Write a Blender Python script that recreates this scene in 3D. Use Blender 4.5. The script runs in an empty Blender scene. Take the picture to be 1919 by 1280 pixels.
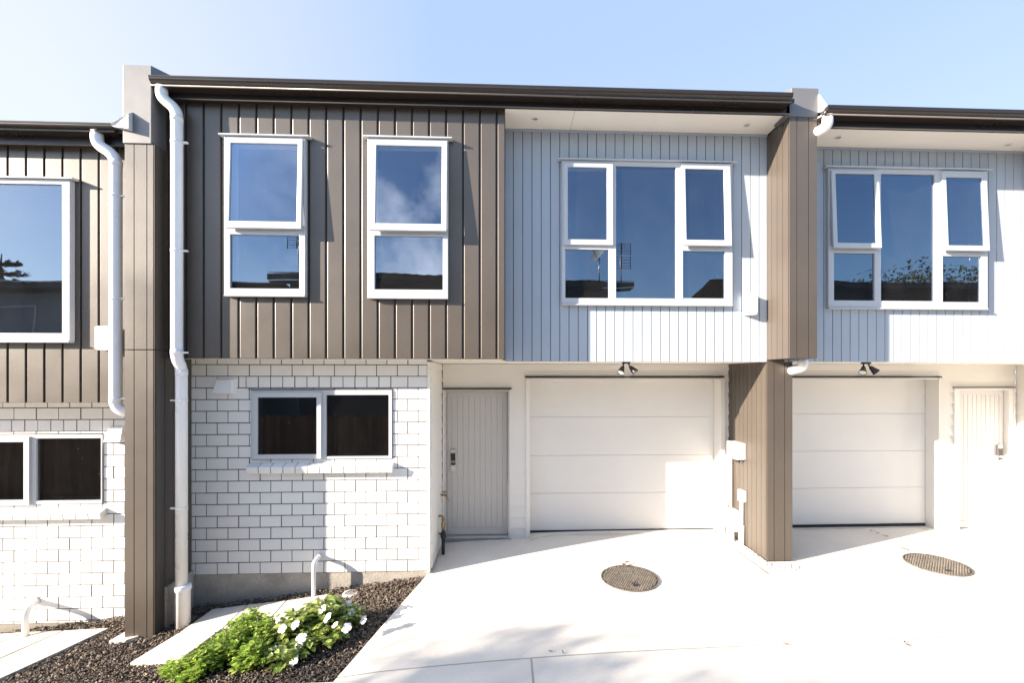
import bpy, bmesh, math, random
from mathutils import Vector, Matrix
random.seed(7)
sc = bpy.context.scene
COL = sc.collection

# ------------------------------------------------------------------ camera model (also used to read positions off the survey)
F, CX, YH, HC = 850.0, 985.0, 708.0, 2.19
TH = math.atan(0.0425)
CT, ST = math.cos(TH), math.sin(TH)

def P(px, py, Y):
    a = (px - CX) / F; b = (YH - py) / F
    dx = ST + a * CT; dy = CT - a * ST
    t = Y / dy
    return Vector((dx * t, Y, HC + b * t))
def X(px, Y): return P(px, YH, Y).x
def Z(px, py, Y): return P(px, py, Y).z
def PX(px, py, Xc):            # point on the plane X = Xc
    a = (px - CX) / F; b = (YH - py) / F
    dx = ST + a * CT; dy = CT - a * ST
    t = Xc / dx
    return Vector((Xc, dy * t, HC + b * t))
def PG(px, py, zf):            # point on a ground height function
    a = (px - CX) / F; b = (YH - py) / F
    dx = ST + a * CT; dy = CT - a * ST
    t = 4.0
    for _ in range(60):
        z = zf(dx * t, dy * t)
        t = 0.5 * t + 0.5 * ((z - HC) / b)
    return Vector((dx * t, dy * t, zf(dx * t, dy * t)))

# ------------------------------------------------------------------ materials
def nodes(m):
    m.use_nodes = True
    nt = m.node_tree
    return nt, nt.nodes, nt.links

def mat(name, col, rough=0.5, spec=0.5, var=0.08, vscale=3.0, fine=0.05, fscale=60.0, bump=0.0, bscale=80.0,
        island=0.0, metal=0.0, hue=None, grime=None):
    m = bpy.data.materials.new(name)
    nt, N, L = nodes(m)
    b = N['Principled BSDF']
    b.inputs['Roughness'].default_value = rough
    b.inputs['Specular IOR Level'].default_value = spec
    b.inputs['Metallic'].default_value = metal
    g = N.new('ShaderNodeNewGeometry')
    n1 = N.new('ShaderNodeTexNoise'); n1.inputs['Scale'].default_value = vscale; n1.inputs['Detail'].default_value = 5
    n2 = N.new('ShaderNodeTexNoise'); n2.inputs['Scale'].default_value = fscale; n2.inputs['Detail'].default_value = 3
    L.new(g.outputs['Position'], n1.inputs['Vector']); L.new(g.outputs['Position'], n2.inputs['Vector'])
    def mth(op, a, bb, c=None):
        n = N.new('ShaderNodeMath'); n.operation = op
        for i, v in enumerate((a, bb, c)):
            if v is None: continue
            if isinstance(v, (int, float)): n.inputs[i].default_value = v
            else: L.new(v, n.inputs[i])
        return n.outputs[0]
    v = mth('MULTIPLY_ADD', mth('SUBTRACT', n1.outputs['Fac'], 0.5), 2 * var * 1.6, 1.0)
    v = mth('ADD', v, mth('MULTIPLY', mth('SUBTRACT', n2.outputs['Fac'], 0.5), 2 * fine * 1.6))
    if island:
        v = mth('ADD', v, mth('MULTIPLY', mth('SUBTRACT', g.outputs['Random Per Island'], 0.5), 2 * island))
    mix = N.new('ShaderNodeVectorMath'); mix.operation = 'SCALE'
    if hue:                                   # second colour picked per piece
        cm = N.new('ShaderNodeMixRGB'); cm.inputs[1].default_value = (*col, 1); cm.inputs[2].default_value = (*hue, 1)
        r = mth('FRACT', mth('MULTIPLY', g.outputs['Random Per Island'], 7.31), 0.0)
        L.new(r, cm.inputs[0]); src = cm.outputs[0]
        L.new(src, mix.inputs[0])
    else:
        mix.inputs[0].default_value = col
    L.new(v, mix.inputs['Scale'])
    out = mix.outputs[0]
    if grime:                                 # (colour, z from, z to, strength): dirt rising from the ground
        gc, z0, z1, s = grime
        sp = N.new('ShaderNodeSeparateXYZ'); L.new(g.outputs['Position'], sp.inputs[0])
        mr = N.new('ShaderNodeMapRange'); mr.inputs[1].default_value = z0; mr.inputs[2].default_value = z1
        mr.inputs[3].default_value = 1; mr.inputs[4].default_value = 0
        L.new(sp.outputs[2], mr.inputs[0])
        f = mth('MULTIPLY', mth('MULTIPLY', mr.outputs[0], n1.outputs['Fac']), 2 * s)
        gm = N.new('ShaderNodeMixRGB'); gm.inputs[2].default_value = (*gc, 1)
        L.new(f, gm.inputs[0]); L.new(out, gm.inputs[1]); out = gm.outputs[0]
    L.new(out, b.inputs['Base Color'])
    rr = mth('MULTIPLY_ADD', mth('SUBTRACT', n1.outputs['Fac'], 0.5), 0.25, rough)
    L.new(rr, b.inputs['Roughness'])
    if bump:
        n3 = N.new('ShaderNodeTexNoise'); n3.inputs['Scale'].default_value = bscale; n3.inputs['Detail'].default_value = 4
        L.new(g.outputs['Position'], n3.inputs['Vector'])
        bp = N.new('ShaderNodeBump'); bp.inputs['Strength'].default_value = bump; bp.inputs['Distance'].default_value = 0.01
        L.new(n3.outputs['Fac'], bp.inputs['Height']); L.new(bp.outputs[0], b.inputs['Normal'])
    return m

M = {}
M['brown'] = mat('brown_painted_board', (0.074, 0.061, 0.050), 0.42, 0.75, 0.06, 2.0, 0.05, 40, 0.06, 60, 0.03)
M['brown_in'] = mat('brown_groove', (0.035, 0.030, 0.027), 0.6, 0.3)
M['blue'] = mat('pale_blue_grey_board', (0.385, 0.435, 0.50), 0.45, 0.4, 0.04, 2.0, 0.03, 40, 0.12, 40, 0.015)
M['blue_in'] = mat('blue_groove', (0.09, 0.10, 0.115), 0.6, 0.3)
M['white'] = mat('white_wall_paint', (0.76, 0.74, 0.70), 0.5, 0.4, 0.03, 1.5, 0.02, 50, 0.08, 50, 0.0,
                 grime=((0.45, 0.42, 0.38), -0.15, 0.2, 0.5))
M['brick'] = mat('white_painted_brick', (0.73, 0.725, 0.715), 0.55, 0.3, 0.03, 3.0, 0.03, 60, 0.25, 60, 0.025)
M['mortar'] = mat('grey_mortar', (0.07, 0.066, 0.062), 0.9, 0.1, 0.15, 10, 0.1, 100)
M['frame'] = mat('white_aluminium', (0.48, 0.50, 0.53), 0.35, 0.5, 0.02, 2, 0.01)
M['gutter'] = mat('dark_brown_metal', (0.022, 0.017, 0.015), 0.30, 0.5, 0.08, 1.5, 0.04, 30)
M['bead_highlight'] = mat('gutter_bead_highlight', (0.10, 0.085, 0.075), 0.35, 0.8)  # lighter than the gutter metal: sun highlight on the lip put into the colour
M['cap'] = mat('brown_grey_flashing', (0.128, 0.126, 0.130), 0.45, 0.85, 0.08, 3, 0.04, 40, 0.05, 12)
M['pale_flash'] = mat('pale_flashing', (0.55, 0.56, 0.58), 0.4, 0.5, 0.06)
M['soffit'] = mat('white_soffit', (0.78, 0.74, 0.67), 0.6, 0.3, 0.02, 1.0, 0.02)
M['pipe'] = mat('white_plastic_pipe', (0.80, 0.80, 0.81), 0.3, 0.5, 0.03, 4, 0.02)
M['plastic'] = mat('white_plastic', (0.82, 0.82, 0.82), 0.35, 0.5, 0.02)
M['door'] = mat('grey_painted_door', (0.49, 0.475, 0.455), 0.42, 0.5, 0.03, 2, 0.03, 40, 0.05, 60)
M['door_pale'] = mat('pale_door_tone', (0.62, 0.60, 0.585), 0.42, 0.5, 0.03, 2, 0.03, 40, 0.05, 60)  # lighter tone of the door colour, used on the right house
M['garage'] = mat('white_garage_door', (0.73, 0.72, 0.695), 0.45, 0.4, 0.03, 1.5, 0.025, 90, 0.1, 120)
M['seal'] = mat('black_rubber', (0.02, 0.02, 0.022), 0.6, 0.3)
M['black'] = mat('black_plastic', (0.018, 0.018, 0.02), 0.3, 0.5)
M['silver'] = mat('silver_metal', (0.55, 0.53, 0.51), 0.3, 0.5, 0.05, 8, 0.03, 60, metal=0.8)
M['lens'] = mat('lamp_lens', (0.75, 0.75, 0.70), 0.15, 0.5)
M['brass'] = mat('aged_brass', (0.28, 0.21, 0.11), 0.35, 0.5, 0.2, 30, 0.1, metal=0.8)
M['lagging'] = mat('black_pipe_lagging', (0.03, 0.03, 0.03), 0.7, 0.3, 0.2, 30)
M['found'] = mat('foundation_concrete', (0.36, 0.335, 0.30), 0.9, 0.15, 0.30, 5, 0.18, 60, 0.5, 45,
                 grime=((0.16, 0.145, 0.125), -0.55, -0.05, 0.4))
M['kerb_conc'] = mat('edge_concrete', (0.30, 0.29, 0.27), 0.9, 0.15, 0.25, 6, 0.18, 60, 0.4, 50)
M['slab'] = mat('pale_paving_slab', (0.56, 0.52, 0.46), 0.85, 0.2, 0.10, 5, 0.08, 90, 0.25, 90)
def translucent(m, f, gain=1.5):
    nt, N, L = nodes(m)
    b = N['Principled BSDF']; src = b.inputs['Base Color'].links[0].from_socket
    t = N.new('ShaderNodeBsdfTranslucent')
    sc_ = N.new('ShaderNodeVectorMath'); sc_.operation = 'SCALE'; sc_.inputs['Scale'].default_value = gain
    L.new(src, sc_.inputs[0]); L.new(sc_.outputs[0], t.inputs['Color'])
    mx = N.new('ShaderNodeMixShader'); mx.inputs[0].default_value = f
    L.new(b.outputs[0], mx.inputs[1]); L.new(t.outputs[0], mx.inputs[2]); L.new(mx.outputs[0], N['Material Output'].inputs['Surface'])
M['soil'] = mat('dark_soil', (0.035, 0.028, 0.023), 0.95, 0.1, 0.4, 8, 0.3, 80, 0.8, 40)
M['chip'] = mat('bark_chip', (0.055, 0.040, 0.030), 0.75, 0.35, 0.2, 20, 0.2, 100, 0, 1, 0.6, hue=(0.20, 0.16, 0.125))
M['pebble'] = mat('white_pebble', (0.72, 0.70, 0.66), 0.7, 0.3, 0.1, 20, 0.1, 100, 0, 1, 0.25, hue=(0.55, 0.52, 0.48))
M['leaf'] = mat('bright_green_leaf', (0.15, 0.27, 0.035), 0.30, 0.5, 0.15, 6, 0.1, 60, 0, 1, 0.5, hue=(0.36, 0.45, 0.09))
M['leaf2'] = mat('deep_green_leaf', (0.14, 0.22, 0.055), 0.34, 0.5, 0.15, 6, 0.1, 60, 0, 1, 0.5, hue=(0.34, 0.39, 0.11))
translucent(M['leaf'], 0.35); translucent(M['leaf2'], 0.3)
M['stem'] = mat('green_stem', (0.10, 0.11, 0.04), 0.6, 0.3)
M['petal'] = mat('white_petal', (0.85, 0.84, 0.84), 0.5, 0.3, 0.03)
M['petal_old'] = mat('faded_pink_petal', (0.72, 0.56, 0.48), 0.6, 0.3, 0.05)
M['pollen'] = mat('flower_centre', (0.55, 0.50, 0.16), 0.6, 0.3)
M['dry'] = mat('dry_leaf', (0.22, 0.12, 0.07), 0.7, 0.3, 0.2, 20, 0.1, 60, 0, 1, 0.3, hue=(0.10, 0.06, 0.045))
M['iron'] = mat('rusty_cast_iron', (0.13, 0.125, 0.115), 0.6, 0.4, 0.3, 8, 0.2, 40, 0.2, 60, 0.25, hue=(0.15, 0.122, 0.095))
M['iron_base'] = mat('dark_cast_iron', (0.035, 0.034, 0.032), 0.7, 0.4, 0.4, 7, 0.2, 40, 0.2, 60)
M['roof'] = mat('dark_corrugated_roof', (0.05, 0.05, 0.055), 0.5, 0.4)
M['far_wall'] = mat('far_wall', (0.075, 0.078, 0.085), 0.8, 0.2)
M['far_blue'] = mat('far_pale_wall', (0.25, 0.29, 0.32), 0.8, 0.2)
M['timber'] = mat('fence_timber', (0.11, 0.075, 0.055), 0.85, 0.2, 0.25, 4, 0.2, 40, 0.3, 40, 0.25)
M['bark'] = mat('tree_bark', (0.10, 0.08, 0.06), 0.9, 0.2, 0.3, 6, 0.2, 40)
M['crown'] = mat('tree_leaf', (0.05, 0.075, 0.03), 0.6, 0.3, 0.2, 3, 0.1, 60, 0, 1, 0.4, hue=(0.09, 0.10, 0.05))
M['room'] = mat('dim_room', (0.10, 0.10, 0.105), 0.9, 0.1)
M['liner'] = mat('white_reveal', (0.72, 0.72, 0.70), 0.6, 0.3)
M['ground'] = mat('distant_ground', (0.12, 0.12, 0.10), 0.95, 0.1, 0.3, 0.5)

def glass_mat(name, refl, tint, trans, dirt=0.05):
    m = bpy.data.materials.new(name)
    nt, N, L = nodes(m)
    N.remove(N['Principled BSDF'])
    gl = N.new('ShaderNodeBsdfGlossy'); gl.inputs['Roughness'].default_value = 0.0; gl.inputs['Color'].default_value = (*tint, 1)
    tr = N.new('ShaderNodeBsdfTransparent'); tr.inputs['Color'].default_value = (*trans, 1)
    di = N.new('ShaderNodeBsdfDiffuse'); di.inputs['Color'].default_value = (0.5, 0.5, 0.5, 1)
    fr = N.new('ShaderNodeFresnel'); fr.inputs['IOR'].default_value = 1.5
    ad = N.new('ShaderNodeMath'); ad.operation = 'ADD'; ad.inputs[1].default_value = refl; ad.use_clamp = True
    L.new(fr.outputs[0], ad.inputs[0])
    g = N.new('ShaderNodeNewGeometry')
    nz = N.new('ShaderNodeTexNoise'); nz.inputs['Scale'].default_value = 1.3; nz.inputs['Detail'].default_value = 1
    L.new(g.outputs['Position'], nz.inputs['Vector'])
    bp = N.new('ShaderNodeBump'); bp.inputs['Strength'].default_value = 0.05; bp.inputs['Distance'].default_value = 0.05
    L.new(nz.outputs['Fac'], bp.inputs['Height']); L.new(bp.outputs[0], gl.inputs['Normal'])
    mx = N.new('ShaderNodeMixShader'); L.new(ad.outputs[0], mx.inputs[0]); L.new(tr.outputs[0], mx.inputs[1]); L.new(gl.outputs[0], mx.inputs[2])
    # light dust film and a few specks
    vo = N.new('ShaderNodeTexVoronoi'); vo.inputs['Scale'].default_value = 9; L.new(g.outputs['Position'], vo.inputs['Vector'])
    lt = N.new('ShaderNodeMath'); lt.operation = 'LESS_THAN'; lt.inputs[1].default_value = 0.035; L.new(vo.outputs['Distance'], lt.inputs[0])
    n2 = N.new('ShaderNodeTexNoise'); n2.inputs['Scale'].default_value = 4; L.new(g.outputs['Position'], n2.inputs['Vector'])
    ds = N.new('ShaderNodeMath'); ds.operation = 'MULTIPLY_ADD'; ds.inputs[1].default_value = dirt; L.new(n2.outputs['Fac'], ds.inputs[0])
    sm = N.new('ShaderNodeMath'); sm.operation = 'MULTIPLY'; sm.inputs[1].default_value = 0.35; L.new(lt.outputs[0], sm.inputs[0])
    L.new(sm.outputs[0], ds.inputs[2])
    m2 = N.new('ShaderNodeMixShader'); L.new(ds.outputs[0], m2.inputs[0]); L.new(mx.outputs[0], m2.inputs[1]); L.new(di.outputs[0], m2.inputs[2])
    L.new(m2.outputs[0], N['Material Output'].inputs['Surface'])
    return m
M['glass'] = glass_mat('window_glass', 0.17, (0.66, 0.79, 1.0), (0.5, 0.52, 0.55), 0.03)
M['glass_low'] = glass_mat('dark_window_glass', 0.14, (0.8, 0.82, 0.85), (0.30, 0.31, 0.32), 0.012)

def concrete_mat():
    m = mat('pale_concrete', (0.70, 0.66, 0.60), 0.8, 0.25, 0.07, 1.2, 0.06, 70, 0.2, 120)
    nt, N, L = nodes(m)
    b = N['Principled BSDF']
    old = b.inputs['Base Color'].links[0].from_socket
    g = N.new('ShaderNodeNewGeometry'); sp = N.new('ShaderNodeSeparateXYZ'); L.new(g.outputs['Position'], sp.inputs[0])
    nz = N.new('ShaderNodeTexNoise'); nz.inputs['Scale'].default_value = 25; L.new(g.outputs['Position'], nz.inputs['Vector'])
    def mth(op, a, bb, c=None):
        n = N.new('ShaderNodeMath'); n.operation = op
        for i, v in enumerate((a, bb, c)):
            if v is None: continue
            if isinstance(v, (int, float)): n.inputs[i].default_value = v
            else: L.new(v, n.inputs[i])
        return n.outputs[0]
    wob = mth('MULTIPLY', mth('SUBTRACT', nz.outputs['Fac'], 0.5), 0.006)
    xs, ys = sp.outputs[0], sp.outputs[1]
    masks = []
    # cross joint behind and in front, long joint parallel to the houses
    jx = P(1277, 1217, 3.72).x
    long_y = mth('SUBTRACT', ys, mth('MULTIPLY_ADD', xs, -JS, JY))
    near = mth('LESS_THAN', mth('ABSOLUTE', mth('ADD', long_y, wob), None), 0.007)
    j1 = mth('MULTIPLY', mth('LESS_THAN', mth('ABSOLUTE', mth('ADD', mth('SUBTRACT', xs, jx), wob), None), 0.0045), mth('GREATER_THAN', long_y, 0.0))
    j2 = mth('MULTIPLY', mth('LESS_THAN', mth('ABSOLUTE', mth('ADD', mth('SUBTRACT', xs, JX2), wob), None), 0.008), mth('LESS_THAN', long_y, 0.0))
    f = mth('MAXIMUM', mth('MAXIMUM', near, j2), mth('MULTIPLY', j1, 0.45))
    # dark stains and fine cracks
    st = N.new('ShaderNodeTexNoise'); st.inputs['Scale'].default_value = 2.2; st.inputs['Detail'].default_value = 7; st.inputs['Roughness'].default_value = 0.65
    L.new(g.outputs['Position'], st.inputs['Vector'])
    sr = N.new('ShaderNodeMapRange'); sr.inputs[1].default_value = 0.5; sr.inputs[2].default_value = 0.75; sr.inputs[3].default_value = 0; sr.inputs[4].default_value = 0.22
    L.new(st.outputs['Fac'], sr.inputs[0])
    c0 = N.new('ShaderNodeMixRGB'); c0.inputs[2].default_value = (0.52, 0.485, 0.44, 1)
    L.new(sr.outputs[0], c0.inputs[0]); L.new(old, c0.inputs[1])
    c1 = N.new('ShaderNodeMixRGB'); c1.inputs[2].default_value = (0.13, 0.12, 0.11, 1)
    L.new(mth('MULTIPLY', f, 0.6), c1.inputs[0]); L.new(c0.outputs[0], c1.inputs[1])
    L.new(c1.outputs[0], b.inputs['Base Color'])
    return m

# ------------------------------------------------------------------ mesh builder
WORLD = {}
class MB:
    def __init__(s): s.v = []; s.f = []; s.sm = []
    def quad(s, pts, smooth=False):
        i = len(s.v); s.v += [Vector(p) for p in pts]; s.f.append(list(range(i, i + len(pts)))); s.sm.append(smooth)
    def box(s, x0, x1, y0, y1, z0, z1):
        if x0 > x1: x0, x1 = x1, x0
        if y0 > y1: y0, y1 = y1, y0
        if z0 > z1: z0, z1 = z1, z0
        s.hexa([(x0,y0,z0),(x1,y0,z0),(x1,y1,z0),(x0,y1,z0),(x0,y0,z1),(x1,y0,z1),(x1,y1,z1),(x0,y1,z1)])
    def hexa(s, p):
        i = len(s.v); s.v += [Vector(q) for q in p]
        for f in ((0,3,2,1),(4,5,6,7),(0,1,5,4),(1,2,6,5),(2,3,7,6),(3,0,4,7)):
            s.f.append([i + k for k in f]); s.sm.append(False)
    def prism_x(s, prof, x0, x1):          # profile in (y,z), extruded along X
        n = len(prof); i = len(s.v)
        s.v += [Vector((x0, y, z)) for y, z in prof] + [Vector((x1, y, z)) for y, z in prof]
        for k in range(n):
            a, b = k, (k + 1) % n
            s.f.append([i + a, i + b, i + n + b, i + n + a]); s.sm.append(False)
        s.f.append([i + k for k in range(n)][::-1]); s.f.append([i + n + k for k in range(n)]); s.sm += [False, False]
    def prism_y(s, prof, y0, y1):          # profile in (x,z), extruded along Y
        n = len(prof); i = len(s.v)
        s.v += [Vector((x, y0, z)) for x, z in prof] + [Vector((x, y1, z)) for x, z in prof]
        for k in range(n):
            a, b = k, (k + 1) % n
            s.f.append([i + a, i + b, i + n + b, i + n + a]); s.sm.append(False)
        s.f.append([i + k for k in range(n)][::-1]); s.f.append([i + n + k for k in range(n)]); s.sm += [False, False]
    def slab(s, quad, t):                  # polygon of points, thickness down
        n = len(quad); i = len(s.v)
        s.v += [Vector(q) for q in quad] + [Vector(q) - Vector((0, 0, t)) for q in quad]
        s.f.append([i + k for k in range(n)]); s.f.append([i + n + k for k in range(n)][::-1]); s.sm += [False, False]
        for k in range(n):
            a, b = k, (k + 1) % n
            s.f.append([i + a, i + b, i + n + b, i + n + a]); s.sm.append(False)
    def plate(s, x0, x1, z0, z1, y0, y1, holes=()):
        xs = sorted({x0, x1, *[min(max(v, x0), x1) for h in holes for v in h[:2]]})
        zs = sorted({z0, z1, *[min(max(v, z0), z1) for h in holes for v in h[2:]]})
        def inside(i, k):
            if i < 0 or k < 0 or i >= len(xs) - 1 or k >= len(zs) - 1: return False
            cx, cz = (xs[i] + xs[i+1]) / 2, (zs[k] + zs[k+1]) / 2
            return not any(h[0] < cx < h[1] and h[2] < cz < h[3] for h in holes)
        for i in range(len(xs) - 1):
            for k in range(len(zs) - 1):
                if not inside(i, k): continue
                a, b, c, d = xs[i], xs[i+1], zs[k], zs[k+1]
                s.quad([(a,y0,c),(b,y0,c),(b,y0,d),(a,y0,d)]); s.quad([(a,y1,c),(a,y1,d),(b,y1,d),(b,y1,c)])
                if not inside(i-1, k): s.quad([(a,y0,c),(a,y0,d),(a,y1,d),(a,y1,c)])
                if not inside(i+1, k): s.quad([(b,y0,c),(b,y1,c),(b,y1,d),(b,y0,d)])
                if not inside(i, k-1): s.quad([(a,y0,c),(a,y1,c),(b,y1,c),(b,y0,c)])
                if not inside(i, k+1): s.quad([(a,y0,d),(b,y0,d),(b,y1,d),(a,y1,d)])
    def tube(s, pts, r, n=14, cap=True):
        pts = [Vector(p) for p in pts]; rs = r if isinstance(r, (list, tuple)) else [r] * len(pts)
        base = len(s.v); nrm = None
        for k, p in enumerate(pts):
            t = (pts[min(k+1, len(pts)-1)] - pts[max(k-1, 0)]).normalized()
            if nrm is None: nrm = t.orthogonal().normalized()
            else: nrm = (nrm - t * nrm.dot(t)).normalized()
            bi = t.cross(nrm)
            for j in range(n):
                a = 2 * math.pi * j / n
                s.v.append(p + (nrm * math.cos(a) + bi * math.sin(a)) * rs[k])
        for k in range(len(pts) - 1):
            for j in range(n):
                s.f.append([base + k*n + j, base + k*n + (j+1) % n, base + (k+1)*n + (j+1) % n, base + (k+1)*n + j]); s.sm.append(True)
        if cap:
            s.f.append([base + j for j in range(n)][::-1]); s.f.append([base + (len(pts)-1)*n + j for j in range(n)]); s.sm += [False, False]
    def disc(s, c, r, n=24, axis='z', up=True):
        c = Vector(c); i = len(s.v)
        for j in range(n):
            a = 2*math.pi*j/n; u, w = math.cos(a)*r, math.sin(a)*r
            s.v.append(c + (Vector((u, w, 0)) if axis == 'z' else Vector((u, 0, w)) if axis == 'y' else Vector((0, u, w))))
        s.f.append([i + j for j in range(n)]); s.sm.append(False)
    def build(s, name, m, parent=None, bevel=0.0, fix=True):
        me = bpy.data.meshes.new(name)
        xs = [v.x for v in s.v]; ys = [v.y for v in s.v]; zs = [v.z for v in s.v]
        c = Vector(((min(xs)+max(xs))/2, (min(ys)+max(ys))/2, min(zs)))
        me.from_pydata([v - c for v in s.v], [], s.f); me.update()
        me.polygons.foreach_set('use_smooth', s.sm)
        if fix:
            bm = bmesh.new(); bm.from_mesh(me)
            bmesh.ops.remove_doubles(bm, verts=bm.verts, dist=1e-5) if bevel else None
            bmesh.ops.recalc_face_normals(bm, faces=bm.faces)
            bm.to_mesh(me); bm.free()
        me.materials.append(m)
        o = bpy.data.objects.new(name, me); COL.objects.link(o)
        if parent is not None:
            o.parent = parent; o.location = c - WORLD[parent.name]
        else: o.location = c
        WORLD[o.name] = c
        if bevel:
            bv = o.modifiers.new('bevel', 'BEVEL'); bv.width = bevel; bv.segments = 2; bv.limit_method = 'ANGLE'; bv.angle_limit = math.radians(40)
        return o

def fillet(pts, r, n=6):
    pts = [Vector(p) for p in pts]; out = [pts[0]]
    for k in range(1, len(pts) - 1):
        a, b, c = pts[k-1], pts[k], pts[k+1]
        u = (a - b); w = (c - b); d = min(r, u.length * 0.48, w.length * 0.48)
        p0 = b + u.normalized() * d; p1 = b + w.normalized() * d
        for j in range(n + 1):
            t = j / n
            out.append(p0 * (1-t)**2 + b * 2*t*(1-t) + p1 * t*t)
    out.append(pts[-1]); return out

def tag(o, label, cat, group=None, kind=None):
    if label: o['label'] = label
    if cat: o['category'] = cat
    if group: o['group'] = group
    if kind: o['kind'] = kind
    return o
def thing(name, loc, label, cat, group=None):
    o = bpy.data.objects.new(name, None); COL.objects.link(o); o.location = loc; o.empty_display_size = 0.2
    WORLD[o.name] = Vector(loc)
    return tag(o, label, cat, group)
def structure(o):
    o['kind'] = 'structure'; return o

# ------------------------------------------------------------------ main planes (distance from the camera, metres)
YD, YL, YB, YW, YG = 4.94, 5.30, 5.30, 6.25, 6.44
YFIN, YPIL, YFA, YGU = 4.87, 4.76, 4.86, 4.72
XP0, XP1 = X(233, YPIL), X(290, YPIL)          # left party wall
XF0, XF1 = X(1437.2, YL), X(1531.8, YFIN)      # right party wall
XBOX = X(946.5, YD)                            # right end of dark box
XRET = X(806, YB)                              # face of the entry return

# ------------------------------------------------------------------ ground heights
def gdrive(x, y):
    t = 1.5 - x
    g = 0.0 if t < 0 else (-0.012 * t * t if t < 2.5 else -0.075 - 0.10 * (t - 2.5))
    return g - 0.02 * (6.3 - y) - 0.002
def ggarden(x, y):
    return -0.445 + 0.115 * (x + 3.7)

_a = PG(1000, 1236, gdrive); _b = PG(1277, 1217, gdrive); _c = PG(1780, 1197, gdrive)
JS = (_c.y - _a.y) / (_c.x - _a.x); JY = _b.y - JS * _b.x
JX2 = PG(997, 1250, gdrive).x
JS = -JS
M['concrete'] = concrete_mat()

# ------------------------------------------------------------------ reusable building pieces
def boards(x0, x1, z0, z1, yf, pitch, gap, depth, holes=(), off=0.0):
    mb = MB()
    a = x0 - ((x0 - off) % pitch)
    while a < x1 - 1e-4:
        l, r = max(a + gap/2, x0), min(a + pitch - gap/2, x1)
        if r - l > 0.003:
            hh = [h for h in holes if h[0] < r and h[1] > l]
            mb.plate(l, r, z0, z1, yf + random.uniform(0, 0.0012), yf + depth, hh)
        a += pitch
    return mb

def weatherboards(mb, x0, x1, z0, z1, y, pitch=0.155, zoff=0.0):
    a = z0 - ((z0 - zoff) % pitch)
    while a < z1 - 1e-4:
        b, t = max(a, z0), min(a + pitch, z1)
        if t - b > 0.004:
            fb = (b - a) / pitch; ft = (t - a) / pitch
            yb, yt = y - 0.022 * (1 - fb), y - 0.022 * (1 - ft)
            mb.prism_x([(yb, b), (yt, t), (y + 0.012, t), (y + 0.012, b)], x0, x1)
        a += pitch
def weatherboards_x(mb, y0, y1, z0, z1, x, sgn, pitch=0.155, zoff=0.0):
    a = z0 - ((z0 - zoff) % pitch)
    while a < z1 - 1e-4:
        b, t = max(a, z0), min(a + pitch, z1)
        if t - b > 0.004:
            fb = (b - a) / pitch; ft = (t - a) / pitch
            xb, xt = x + sgn * 0.016 * (1 - fb), x + sgn * 0.016 * (1 - ft)
            mb.prism_y([(xb, b), (xt, t), (x - sgn * 0.012, t), (x - sgn * 0.012, b)], y0, y1)
        a += pitch

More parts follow.
